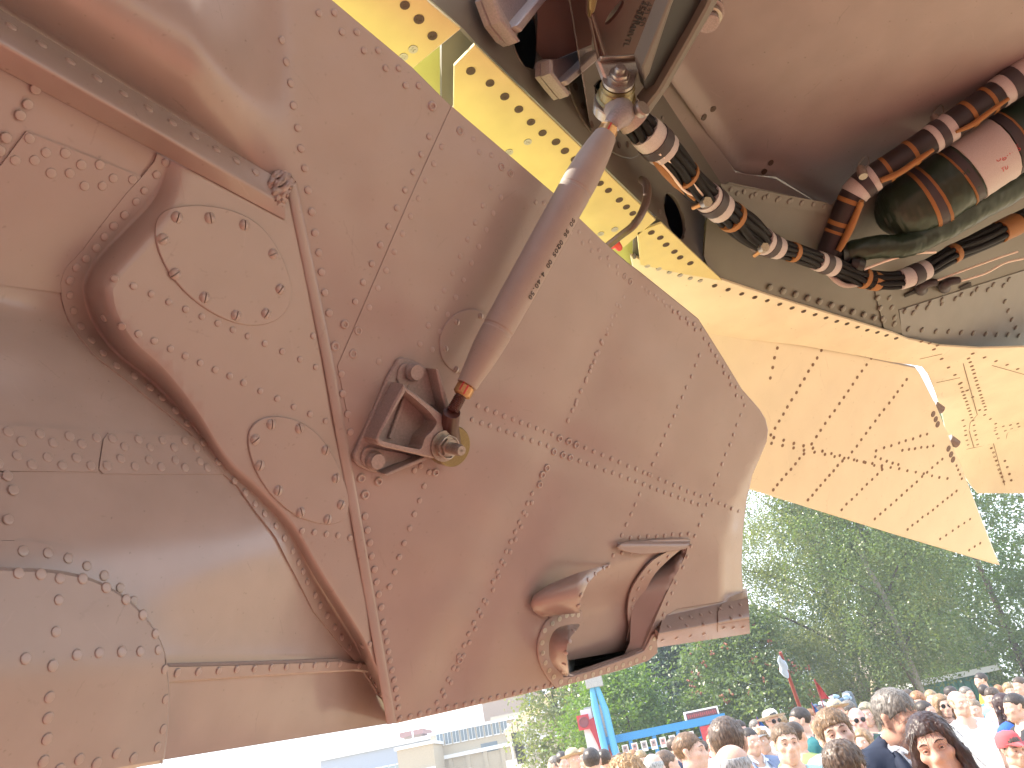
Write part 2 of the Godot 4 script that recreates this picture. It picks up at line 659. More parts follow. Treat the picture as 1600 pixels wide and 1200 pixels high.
func inv_door(x: float, y: float) -> float:
	var v := flat_door(x, y)
	if x < 470:
		var w := smoothstep(470, 300, x)
		var up := edge_a(x) - y
		var a := clampf(up, -60, 400)
		var rise := 0.0010 * a - 0.00135 * 26 * log(1 + exp((a - 105) / 26.0))
		v += w * (rise + 0.07 * (1 - x / 440) - 0.018)
	var p := Vector2(x, y)
	if x > 480:
		v -= 0.0032 * exp(-pow(seg_dist(p, pull_a) / 38, 2)) + 0.0020 * exp(-pow(seg_dist(p, pull_b) / 30, 2)) + 0.001 * exp(-pow(seg_dist(p, pull_c) / 30, 2))
	v += 0.0022 * wave.get_noise_2d(x, y) * smoothstep(420, 560, x)
	if x > 1080 and y > 640:
		var c := Geometry2D.get_closest_point_to_segment(p, roll_line[0], roll_line[1])
		var d := 1e9
		var sgn := 1.0
		for i in roll_line.size() - 1:
			var q := Geometry2D.get_closest_point_to_segment(p, roll_line[i], roll_line[i + 1])
			if p.distance_to(q) < d:
				d = p.distance_to(q)
				c = q
				sgn = signf((roll_line[i + 1] - roll_line[i]).cross(p - roll_line[i]))
		var out := -sgn * d
		if out > -10: v -= 0.00003 * pow(out + 10, 2) if out < 8 else 0.0006 * (out - 8) + 0.0097
	return v

func row0(x: float, y: float) -> float:   # which lengthwise line of the belly a point lies on
	var y0 := y
	for i in 6:
		var s := tab([0, 107, 260, 490, 670, 850, 1040, 1200], [0.58, 0.53, 0.40, 0.19, 0.05, 0.0, -0.04, -0.157], y0)
		y0 = y - s * x
	return y0

func inv_belly(x: float, y: float) -> float:
	var q := row0(x, y)
	var below := (y - 933 + (x - 240) * 0.47) / 1.1
	var crease := 0.00018 * 9 * log(1 + exp(clampf(below / 9, -30, 60))) * smoothstep(150, 330, x) if below > -200 else 0.0
	return -crease + tab([0, 107, 260, 400, 455, 485, 515, 560, 670, 850, 1040, 1070, 1226], [1.37, 1.338, 1.296, 1.252, 1.236, 1.238, 1.258, 1.29, 1.362, 1.452, 1.515, 1.515, 1.49], q) + x * tab([0, 107, 400, 655, 850, 1040, 1226], [-0.00090, -0.00088, -0.00088, -0.00102, -0.00110, -0.00116, -0.00108], q)

func inv_fairing(x: float, y: float) -> float:
	var low := inv_belly(x, y) + 0.004
	var p := Vector2(x, y)
	if not Geometry2D.is_point_in_polygon(p, fairing_body): return low
	var w := lerpf(46, 15, clampf((y - 440) / 250, 0, 1))
	var t := smoothstep(0, 1, clampf(seg_dist(p, fillet) / w, 0, 1))
	t = 1 - pow(1 - clampf(seg_dist(p, fillet) / w, 0, 1), 2.2)
	return lerpf(low, maxf(low, 1.313 - 0.000681 * x - 0.0000434 * y), t)

func inv_angle(x: float, y: float) -> float:   # the riveted angle along the upper left
	var ya := edge_a(x)
	var yf := 65 + 0.573 * x
	var yl := 107 + 0.53 * x
	var top := inv_door(x, ya) + 0.002
	var fold := maxf(lerpf(1.405, 1.018, x / 430), 0.0)
	var foot := lerpf(inv_belly(x, yl), 1.313 - 0.000681 * x - 0.0000434 * yl, smoothstep(230, 300, x)) + 0.003
	var s := (y - ya) / maxf(yf - ya, 1)
	if s < 0.86: return lerpf(top, fold, s)
	var s2 := (y - yf) / maxf(yl - yf, 1)
	if s2 > 0.2: return lerpf(fold, foot, s2)
	var a := lerpf(top, fold, 0.86)
	var b := lerpf(fold, foot, 0.2)
	var ym := lerpf(ya, yf, 0.86)
	var t := (y - ym) / (lerpf(yf, yl, 0.2) - ym)
	return lerpf(a, b, t) + (fold - lerpf(a, b, 0.5)) * 0.6 * 4 * t * (1 - t)

func build_aircraft() -> void:
	wave.seed = 8
	wave.frequency = 0.0052
	wave.fractal_octaves = 2
	fillet = smooth(P([266, 250, 240, 310, 200, 355, 155, 402, 134, 440, 136, 470, 152, 510, 187, 555, 240, 597, 300, 662, 350, 730, 400, 775, 450, 830, 490, 900, 550, 995, 567, 1030, 612, 1128]), false, 4)
	fairing_body = fillet.duplicate()
	fairing_body.append_array(P([640, 1132, 470, 280, 440, 235]))
	aircraft = thing("aircraft", Vector3(0, 1.85, -1.4), "grey painted jet aircraft seen from beneath, wheel well open and door hanging down", "aircraft")
	aircraft.position = Vector3.ZERO
	var rb := dome(0.0052, 0.0021, 12)
	var rm := dome(0.0046, 0.0019, 12)
	var rf := dome(0.0052, 0.0014, 10)
	var rs := dome(0.0042, 0.0018, 12)
	var rc := dome(0.0068, 0.0026, 12, true)
	var slot_big := slotted(0.0070, 0.0030, 0.0014)
	var slot_small := slotted(0.0058, 0.0025, 0.0013)
	var R: Material = M.rivet
	var belly := inv_belly
	var door := inv_door
	var fair := inv_fairing
	var angle := inv_angle

	# --- belly at the left
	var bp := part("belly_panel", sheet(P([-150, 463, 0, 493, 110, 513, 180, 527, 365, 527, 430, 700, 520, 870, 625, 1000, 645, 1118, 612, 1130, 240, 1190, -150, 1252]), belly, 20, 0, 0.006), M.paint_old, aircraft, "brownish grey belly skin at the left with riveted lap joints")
	part("upper_skin", sheet(P([-150, 20, 0, 98, 250, 232, 330, 290, 365, 527, 180, 527, 110, 513, 0, 493, -150, 463]), belly, 20, 0, 0.006), M.paint, bp)
	part("skin_plate", sheet(P([40, 205, 222, 277, 200, 305, 160, 352, 130, 392, 104, 425, 104, 458, -150, 425, -150, 330, 0, 258]), belly, 20, 0.0022, 0.002), M.paint, bp)
	part("skin_plate", sheet(P([-150, 658, 0, 665, 148, 674, 156, 680, 157, 690, 151, 728, 152, 738, 0, 737, -150, 737]), belly, 20, 0.002, 0.0018), M.paint_old, bp)
	part("skin_plate", sheet(P([168, 677, 292, 681, 380, 700, 400, 742, 160, 741, 153, 734, 160, 688]), belly, 20, 0.002, 0.0018), M.paint_old, bp)
	part("skin_plate", sheet(P([-150, 739, 34, 739, 22, 845, -150, 845]), belly, 20, 0.0012, 0.001), M.paint_old, bp)
	part("doubler", sheet(smooth(P([-150, 846, 0, 846, 60, 849, 120, 861, 168, 890, 208, 930, 236, 965, 256, 1020, 256, 1100, 246, 1190, -150, 1215])), belly, 20, 0.0022, 0.002), M.paint_old, bp)
	dots("rivet", rf, R, belly, [54, 139, 42, 163, 30, 180, 8, 215, -2, 235, 70, 238, 100, 239, 22, 250, 52, 250, 78, 270, 107, 270, 125, 257, 154, 257, 130, 290, 158, 290, 175, 278, 205, 280, 44, 216], bp, true, 0.0022)
	for q in [[-43, 672, 149, 686, 5], [-20, 689, 125, 695, 4], [-28, 712, 117, 717, 4], [-5, 726, 140, 729, 4], [173, 686, 320, 692, 5], [192, 699, 338, 702, 5], [187, 718, 345, 722, 5], [165, 729, 355, 733, 6]]: row("rivet", rf, M.rivet_old, belly, q.slice(0, 4), q[4], bp, true, 0.002)
	dots("rivet", rf, M.rivet_old, belly, [9, 745, 18, 767, 10, 813, 33, 862, 72, 865, 104, 873, 133, 885, 160, 900, 185, 919, 206, 939], bp, true, 0.0022)
	# flanged strip low down and the rounded panel in the corner
	var lip := part("belly_angle", sheet(P([246, 1037, 400, 1033, 528, 1028, 540, 1031, 570, 1034, 575, 1051, 550, 1048, 400, 1056, 250, 1066]), belly, 14, 0.007, 0.009, [], 0.003), M.paint, aircraft, "narrow riveted angle along the lower edge of the belly")
	row("rivet", rm, R, belly, [268, 1048, 525, 1035], 11, lip, true, 0.007)
	dots("rivet", rm, R, belly, [555, 1038], lip, true, 0.007)
	var cp := part("corner_panel", sheet(smooth(P([-150, 890, -60, 890, 0, 892, 60, 894, 118, 904, 168, 927, 208, 961, 236, 1005, 248, 1060, 247, 1120, 242, 1172, 236, 1186, 215, 1192, 0, 1222, -100, 1236, -150, 1240]), true, 4), belly, 18, 0.017, 0.019, [], 0.004), M.paint_flat, aircraft, "dark rounded riveted panel in the lower left corner")
	dots("rivet", rf, M.rivet_old, belly, [7, 902, 42, 903, 72, 909, 108, 909, 145, 922, 176, 940, 202, 963, 221, 992, 225, 1018, 236, 1042, 237, 1087, 233, 1134, 224, 1162, 70, 942, 65, 991, 17, 1033, 60, 1041, 98, 1027, 133, 1024, 168, 1022, 197, 1021, 57, 1081, 55, 1113, 54, 1145, 49, 1179, 105, 1177, 74, 1192, 132, 1184, 162, 1170, 187, 1178], cp, true, 0.017)

	# --- fairing with the two round hatches
	var fl_out := evenly(P([246, 240, 242, 252, 222, 277, 200, 300, 160, 350, 130, 390, 102, 420, 95, 440, 97, 470, 105, 495, 120, 520, 150, 557, 200, 595, 240, 628, 270, 652, 300, 678, 345, 737, 370, 757, 400, 800, 430, 837, 450, 877, 465, 905, 490, 955, 535, 1010, 552, 1030, 572, 1054, 600, 1098, 609, 1131]), 90)
	var fl_in := evenly(fillet, 90)
	var rows := [fl_out, PackedVector2Array(), fl_in]
	for i in 90: rows[1].append(fl_out[i].lerp(fl_in[i], 0.85))
	for k in [0.06, 0.14, 0.24, 0.36, 0.5, 0.66, 0.83, 1.0]:
		var line := PackedVector2Array()
		for i in 90:
			var t := (fl_in[mini(i + 2, 89)] - fl_in[maxi(i - 2, 0)]).normalized()
			var inw := Vector2(t.y, -t.x)
			line.append(fl_in[i] + inw * k * lerpf(46, 15, clampf((fl_in[i].y - 440) / 250, 0, 1)) * clampf((1128 - fl_in[i].y) / 60, 0.05, 1) * clampf((fl_in[i].y - 235) / 60, 0.2, 1))
		rows.append(line)
	var fp := part("fairing", ruled(rows, fair, 0.004), M.paint, aircraft, "blister fairing with a rolled riveted flange and two round hatches")
	var face: PackedVector2Array = rows[-1].duplicate()
	face.append_array(P([618, 1130, 560, 820, 514, 560, 461, 290, 440, 286]))
	part("fairing_face", sheet(face, fair, 16, 0, 0.004), M.paint, fp)
	dots("rivet", rm, R, fair, [258, 254, 244, 273, 225, 298, 212, 315, 194, 336, 177, 353, 163, 370, 150, 387, 134, 404, 119, 418, 109, 438, 109, 461, 115, 485, 126, 510, 143, 532, 161, 552, 182, 572, 210, 588, 234, 606, 253, 622, 274, 642, 292, 662, 317, 692, 341, 722, 366, 751, 383, 770, 398, 788, 413, 803, 431, 822, 444, 841, 457, 861, 466, 879, 473, 893, 480, 909, 492, 930, 500, 946, 511, 962, 523, 980, 534, 996, 546, 1012, 579, 1056, 587, 1070, 595, 1085], fp)
	row("rivet", rs, R, fair, [179, 435, 387, 526], 9, fp)
	row("rivet", rs, R, fair, [163, 497, 380, 598], 10, fp)
	row("rivet", rs, R, fair, [414, 537, 493, 573], 4, fp)
	row("rivet", rs, R, fair, [406, 611, 508, 658], 5, fp)
	row("rivet", rs, R, fair, [471, 829, 546, 840], 5, fp)
	dots("rivet", rs, R, fair, [489, 525, 566, 1009, 578, 1006], fp)
	var hatch := part("round_hatch", sheet(soft_loop(P([245, 338, 268, 323, 310, 320, 350, 325, 385, 337, 412, 357, 432, 385, 448, 420, 457, 452, 452, 482, 435, 501, 405, 511, 365, 506, 325, 487, 288, 458, 260, 424, 243, 385, 240, 358])), fair, 14, 0.0026, 0.0026, [], 0.001), M.paint, fp, "larger upper round hatch with ten slotted screws")
	hatch_screws(slot_big, R, fair, [275, 340, 326, 341, 380, 352, 253, 374, 272, 428, 318, 465, 367, 493, 425, 397, 436, 452, 414, 490], hatch)
	hatch = part("round_hatch", sheet(soft_loop(P([384, 690, 387, 668, 402, 654, 430, 648, 465, 655, 498, 678, 524, 718, 540, 760, 547, 792, 540, 812, 522, 822, 490, 818, 455, 803, 420, 772, 396, 734])), fair, 12, 0.0026, 0.0026, [], 0.001), M.paint, fp, "smaller lower round hatch with slotted screws")
	hatch_screws(slot_big, R, fair, [422, 663, 466, 669, 507, 703, 523, 747, 531, 788, 510, 811, 468, 800, 433, 766, 404, 727, 397, 687], hatch)

	# --- riveted angle at the upper left
	var arows := []
	for q in [[0, 0.0], [0, 0.3], [0, 0.6], [0, 0.86], [0, 0.91], [0, 0.96], [1, 0.0], [1, 0.07], [1, 0.14], [1, 0.2], [1, 0.5], [1, 0.8], [1, 1.0]]:
		var line := PackedVector2Array()
		for i in 40:
			var x := lerpf(-150, 446, i / 39.0)
			line.append(Vector2(x, lerpf(edge_a(x), 65 + 0.573 * x, q[1]) if q[0] == 0 else lerpf(65 + 0.573 * x, 107 + 0.53 * x, q[1])))
		arows.append(line)
	var an := part("riveted_angle", ruled(arows, angle, 0.004), M.paint, aircraft, "long folded angle with a row of rivets running to the upper left")
	dots("rivet", rb, R, angle, [-45, 10, 17, 42, 65, 70, 110, 97, 152, 123, 193, 147, 232, 170, 269, 192, 304, 213, 338, 234, 369, 252, 399, 270], an)

	# --- the hanging door
	var outlet := P([966, 858, 1000, 850, 1076, 846, 1072, 866, 1040, 930, 1004, 1014, 985, 1024, 890, 1056, 884, 1010, 890, 985, 905, 965, 905, 940, 915, 912, 950, 880])
	var dpoly := P([-150, -150, 345, -150, 400, -100, 520, 0, 645, 105, 700, 160, 870, 305, 905, 343, 980, 409, 1000, 424, 1075, 484, 1092, 498, 1131, 560, 1160, 608, 1188, 640, 1197, 655, 1201, 672, 1199, 690, 1190, 712, 1177, 742, 1168, 780, 1162, 830, 1160, 885, 1163, 936, 1060, 952, 1042, 962, 1026, 1006, 1010, 1033, 873, 1072, 800, 1090, 620, 1131, 611, 1131, 560, 820, 512, 560, 461, 290, 452, 300, 200, 152, 0, 30, -150, -62])
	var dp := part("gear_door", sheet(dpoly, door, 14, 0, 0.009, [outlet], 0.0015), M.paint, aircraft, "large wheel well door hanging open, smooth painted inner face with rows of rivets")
	var inner := dpoly.duplicate()
	part("outer_skin", sheet(P([345, -150, 518, 1, 643, 107, 698, 162, 868, 307, 978, 411, 1072, 486, 1089, 500, 1128, 562, 1157, 610, 1193, 656, 1196, 674, 1186, 712, 1172, 742, 1163, 780, 1158, 830, 1150, 900, 1092, 915, 1092, 826, 940, 848, 812, 925, 815, 1066, 622, 1127, 560, 820, 512, 560, 461, 290, 380, 100]), door, 30, -0.013, 0.003), M.primer, dp, "yellow green primed back of the door")
	dots("rivet", rb, R, door, [440, 63, 447, 97, 454, 130, 458, 165, 465, 200, 470, 232, 476, 263, 481, 297, 487, 331, 492, 364, 498, 395, 502, 425, 507, 457, 514, 489, 533, 584, 535, 615, 543, 647, 547, 675, 591, 565], dp)
	dots("big_rivet", rc, R, door, [523, 541, 538, 507, 551, 553, 559, 517, 675, 166, 718, 205, 564, 747, 591, 752, 570, 773, 783, 261, 797, 271, 975, 432, 984, 440, 680, 738, 718, 1031], dp)
	row("rivet", rb, R, door, [570, 807, 595, 949], 8, dp)
	row("rivet", rm, R, door, [599, 972, 623, 1106], 10, dp)
	row("rivet", rm, R, door, [670, 738, 608, 916], 9, dp)
	row("rivet", rm, R, door, [670, 214, 554, 471], 10, dp)
	row("rivet", rm, R, door, [689, 229, 577, 480], 10, dp)
	row("rivet", rm, R, door, [754, 322, 656, 537], 9, dp)
	row("rivet", rm, R, door, [782, 308, 674, 546], 10, dp)
	dots("rivet", rm, R, door, [642, 724, 647, 735, 657, 728], dp)
	row("rivet", rm, R, door, [498, 20, 634, 134], 5, dp)
	row("rivet", rm, R, door, [522, 20, 654, 134], 5, dp)
	dots("rivet", rs, R, door, [739, 217, 748, 238, 767, 243, 766, 293, 836, 316, 849, 317, 891, 364, 904, 363], dp)
	for q in [[909, 380, 964, 427, 5], [921, 377, 964, 416, 4], [1001, 447, 1087, 515, 8], [1009, 452, 1096, 515, 8], [1101, 529, 1151, 618, 6], [1108, 539, 1160, 621, 6],
			[974, 464, 887, 657, 14], [963, 476, 899, 632, 9], [831, 771, 770, 908, 10], [831, 785, 695, 1088, 16], [756, 938, 683, 1098, 10],
			[747, 634, 863, 679, 10], [738, 656, 855, 697, 10], [914, 700, 1096, 776, 16], [905, 720, 1091, 789, 17], [1113, 782, 1153, 799, 5],
			[1093, 555, 1080, 588, 3], [1072, 606, 972, 836, 16], [1163, 634, 1067, 887, 17], [1056, 910, 1030, 977, 5], [965, 851, 951, 884, 3], [985, 840, 1076, 834, 8], [625, 1122, 862, 1070, 19]]:
		row("rivet", rs, R, door, q.slice(0, 4), q[4], dp, false)
	dots("big_rivet", rc, R, door, [874, 685, 888, 690, 900, 695, 865, 706, 879, 711, 891, 715, 854, 731, 847, 742, 843, 757], dp)
	# seams: narrow grooves read as the edge of a lapped plate
	part("lap_plate", sheet(P([705, 166, 868, 306, 978, 412, 1060, 478, 950, 520, 850, 560, 700, 590, 600, 640, 545, 660, 527, 572, 640, 310]), door, 24, 0.0012, 0.001), M.paint, dp)
	var small := part("small_hatch", sheet(soft_loop(P([683, 545, 686, 518, 701, 494, 724, 481, 746, 481, 766, 493, 782, 520, 784, 546, 770, 572, 742, 586, 712, 586, 692, 571])), door, 12, 0.0034, 0.003, [], 0.001), M.paint, dp, "small round hatch partly behind the rod")
	hatch_screws(slot_small, R, door, [712, 503, 749, 494, 694, 545, 711, 577, 768, 520, 765, 565], small)
	# bead of sealant along the ridge where fairing and door meet
	var rl := P([455, 286, 512, 560, 560, 830, 612, 1131])
	var ridge := func(x: float, y: float) -> float: return inv_door(maxf(x, 471), y) - 0.000524 * minf(x - 471, 0) + 0.0022 * (1 - pow(minf(seg_dist(Vector2(x, y), rl) / 9.0, 1), 4)) + 0.0012
	var rrows := []
	for k in [-9.0, -7.5, -6.0, -3.0, 0.0, 3.0, 6.0, 7.5, 9.0]:
		var line := PackedVector2Array()
		for q in evenly(rl, 60): line.append(q + Vector2(k, -k * 0.18) * lerpf(1.0, 0.8, q.y / 1100))
		rrows.append(line)
	part("sealed_ridge", ruled(rrows, ridge, 0.004), M.paint, aircraft, "raised sealed ridge strip running down between fairing and door")
	var blobs := FastNoiseLite.new()
	blobs.seed = 4
	blobs.frequency = 0.09
	var blob := func(x: float, y: float) -> float: return inv_door(471, y) + 0.000524 * (471 - x) + maxf(-0.004, 0.016 * (1 - pow(Vector2(x - 436, y - 300).length() / 34, 2)) + 0.007 * blobs.get_noise_2d(x * 1.6, y))
	part("sealant_blob", sheet(P([418, 285, 430, 268, 447, 262, 462, 285, 452, 300, 444, 320, 428, 334, 415, 326, 420, 306]), blob, 4, 0.001, 0.004), M.seal, aircraft, "lumpy dab of sealant at the end of the angle")
	build_outlet(outlet, rs, R, door, dp)
	# box lip along the bottom right of the door
	var lipf := func(x: float, y: float) -> float:
		var yt := lerpf(962, 934, (x - 1040) / 125.0)
		var yb := lerpf(1012, 990, (x - 1025) / 147.0)
		var s := (y - yt) / (yb - yt)
		if s < 0: return lerpf(flat_door(x, yt) - 0.004, minf(inv_door(x, yt - 12), flat_door(x, yt)) - 0.006, clampf(-s * 4, 0, 1))
		return flat_door(x, yt) - 0.004 + (0.020 * s / 0.55 if s < 0.55 else 0.020 - 0.034 * (s - 0.55) / 0.45)
	var lrows := []
	for sl in [-0.25, -0.02, 0.02, 0.25, 0.52, 0.58, 0.8, 1.0]:
		var line := PackedVector2Array()
		for k in 16:
			var x := lerpf(1036 - 12 * sl, 1168 + 4 * sl, k / 15.0)
			line.append(Vector2(x, lerpf(lerpf(962, 934, (x - 1040) / 125.0), lerpf(1012, 990, (x - 1025) / 147.0), sl)))
		lrows.append(line)
	var bl := part("door_lip", ruled(lrows, lipf, 0.012), M.paint, dp, "box lip along the lower right edge of the door")
	for q in [[1063, 966, 1140, 952, 6], [1045, 980, 1100, 975, 3], [1035, 1000, 1100, 990, 4]]: row("rivet", rs, R, lipf, q.slice(0, 4), q[4], bl, false)
	var erows := []
	for sl in [0.06, 0.25, 0.52, 0.58, 0.8, 0.93]:
		var line := PackedVector2Array()
		for k in 7:
			var x := lerpf(1121 if sl > 0.1 and sl < 0.9 else 1127, 1168 + 3 * sl, k / 6.0)
			line.append(Vector2(x, lerpf(lerpf(962, 934, (x - 1040) / 125.0), lerpf(1012, 990, (x - 1025) / 147.0), sl)))
		erows.append(line)
	part("end_plate", ruled(erows, lipf, 0.0025, 0.0025), M.paint, bl)
	for q in [[1124, 953, 1156, 946, 3], [1130, 979, 1160, 978, 3], [1142, 967, 1156, 963, 2]]: row("rivet", rs, R, lipf, q.slice(0, 4), q[4], bl, false, 0.003)
	build_bracket_and_rod(door, dp)
	build_well()
	build_wing()

func hatch_screws(mesh: Mesh, m: Material, inv: Callable, a: Array, panel: Node) -> void:
	for i in range(0, a.size(), 2): fix("slotted_screw", mesh, m, inv, a[i], a[i + 1], panel, true, 0.0026, rng.randf_range(-0.9, 0.7))

func build_outlet(outlet: PackedVector2Array, rs: Mesh, R: Material, door: Callable, dp: Node) -> void:
	var o := Node3D.new()
	put(o, "air_outlet", aircraft)
	o.set_meta("label", "hooded air outlet cut into the lower edge of the door")
	var recess := func(x: float, y: float) -> float:
		var t := clampf((y - lerpf(882, 848, (x - 950) / 125.0)) / 150.0, 0, 1.3)
		return flat_door(x, y) - 0.002 - 0.024 * smoothstep(0.0, 0.5, t) - 0.07 * pow(maxf(t - 0.78, 0) / 0.4, 2.4)
	part("duct_wall", sheet(P([962, 856, 1000, 848, 1074, 846, 1050, 862, 1018, 895, 1000, 930, 993, 970, 995, 1005, 980, 1016, 876, 1034, 880, 960, 905, 900, 950, 874]), recess, 9, 0, 0.004), M.paint, o, "curved inner wall of the outlet")
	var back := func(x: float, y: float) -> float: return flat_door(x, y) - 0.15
	part("duct_back", sheet(P([905, 900, 950, 870, 1040, 850, 1010, 960, 985, 1016, 896, 1046]), back, 30, 0, 0.004), M.well, o)  # dark coat puts the unlit depth of the slot into the colour
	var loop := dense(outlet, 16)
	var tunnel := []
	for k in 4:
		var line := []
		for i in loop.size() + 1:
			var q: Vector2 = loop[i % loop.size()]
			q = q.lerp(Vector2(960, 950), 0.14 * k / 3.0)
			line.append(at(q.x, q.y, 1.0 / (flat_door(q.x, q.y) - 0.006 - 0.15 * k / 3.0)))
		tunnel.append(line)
	part("duct_shell", loft(tunnel, 0.003), M.well, o)  # closed shell added to stop light leaking in from behind
	var side := func(x: float, y: float) -> float:
		var e := lerpf(1072, 1006, clampf((y - 850) / 165.0, 0, 1))
		var w := lerpf(10, 66, smoothstep(850, 930, y))
		return flat_door(x, y) - 0.001 - 0.03 * clampf((e - x) / w, 0, 1.2)
	part("duct_side", sheet(P([1074, 850, 1072, 868, 1040, 935, 1006, 1014, 992, 1022, 975, 1024, 984, 1004, 986, 960, 994, 925, 1012, 893, 1046, 862]), side, 9, 0.001, 0.003), M.paint, o)
	var hook := func(x: float, y: float) -> float: return recess.call(x, y) + 0.006
	var edge := part("duct_flange", sheet(smooth(P([1052, 858, 1072, 852, 1050, 870, 1024, 896, 1008, 925, 998, 955, 996, 985, 990, 1000, 980, 1002, 984, 980, 981, 960, 984, 930, 996, 905, 1020, 876]), true, 3), hook, 7, 0.0, 0.003), M.paint, o)
	for q in [[1058, 858, 1015, 893, 4], [1004, 904, 990, 936, 3], [987, 950, 986, 985, 3]]: row("rivet", rs, R, hook, q.slice(0, 4), q[4], edge, false)
	var brow := func(x: float, y: float) -> float: return flat_door(x, y) + 0.004 * smoothstep(845, 852, y) + 0.003
	var bw := part("brow_plate", sheet(smooth(P([966, 858, 972, 848, 1000, 845, 1070, 841, 1078, 848, 1072, 857, 1045, 862, 1000, 866]), true, 3), brow, 8, 0.002, 0.004, [], 0.0015), M.paint, o)
	row("rivet", rs, R, recess, [972, 864, 1040, 858], 6, bw, false)
	# upper hood: rises from the door to an open right-hand edge
	var hood_poly := P([828, 944, 834, 930, 858, 913, 900, 896, 955, 880, 934, 894, 918, 912, 908, 936, 905, 958, 880, 960, 850, 966, 834, 956])
	var hood := func(x: float, y: float) -> float:
		var u := clampf((x - 828) / 78.0, 0, 1.25)
		var yc := lerpf(944, 926, u)
		var w := lerpf(6, 40, sqrt(clampf(u, 0, 1))) * (1.0 if u < 1 else 1.0)
		var s := clampf(1 - pow((y - yc) / w, 2), 0, 1)
		return flat_door(x, y) + 0.001 + 0.040 * sqrt(clampf(u, 0, 1)) * sqrt(s) * (1 - smoothstep(906, 955, x) * 0.85)
	var hd := part("outlet_hood", sheet(hood_poly, hood, 6, 0.0, 0.003), M.paint, o, "glossy rounded hood at the left of the outlet")
	dots("rivet", rs, R, hood, [943, 888, 930, 897, 919, 906, 908, 930, 904, 946], hd, false)
	# lower hood with its screwed flange
	var flange := part("outlet_flange", sheet(smooth(P([906, 953, 878, 953, 858, 964, 845, 982, 838, 1006, 840, 1030, 850, 1052, 866, 1073, 874, 1072, 1012, 1031, 1024, 1000, 1028, 990, 1018, 990, 1006, 1012, 990, 1022, 890, 1056, 876, 1045, 868, 1020, 870, 996, 880, 978, 905, 972]), true, 3), door, 9, 0.004, 0.005, [], 0.001), M.paint, o)
	var cs := crossed(0.0045)
	dots("screw", cs, M.screw_pale, door, [901, 960, 892, 959, 883, 961, 872, 966, 861, 973, 849, 984, 845, 1003, 846, 1019, 850, 1034, 856, 1046, 863, 1056, 874, 1064, 888, 1063, 900, 1060, 912, 1056, 924, 1053, 936, 1049, 948, 1045, 960, 1042, 971, 1038, 982, 1035, 992, 1031, 1004, 1027, 1014, 1011, 1020, 997], flange, false, 0.004)
	var scoop := func(x: float, y: float) -> float:
		var u := clampf((x - 856) / 34.0, 0, 1)
		var w := lerpf(14, 42, sqrt(u))
		var s := clampf(1 - pow((y - lerpf(1012, 1016, u)) / w, 2), 0, 1)
		return flat_door(x, y) + 0.004 + 0.05 * sqrt(u) * sqrt(s)
	var sc := part("outlet_scoop", sheet(smooth(P([906, 976, 884, 977, 868, 984, 859, 1000, 858, 1022, 866, 1042, 886, 1057, 887, 1040, 885, 1020, 890, 998]), true, 3), scoop, 5, 0.0, 0.003), M.paint, o)
	dots("rivet", rs, R, scoop, [896, 985, 890, 1002, 884, 1020, 881, 1038], sc, false)

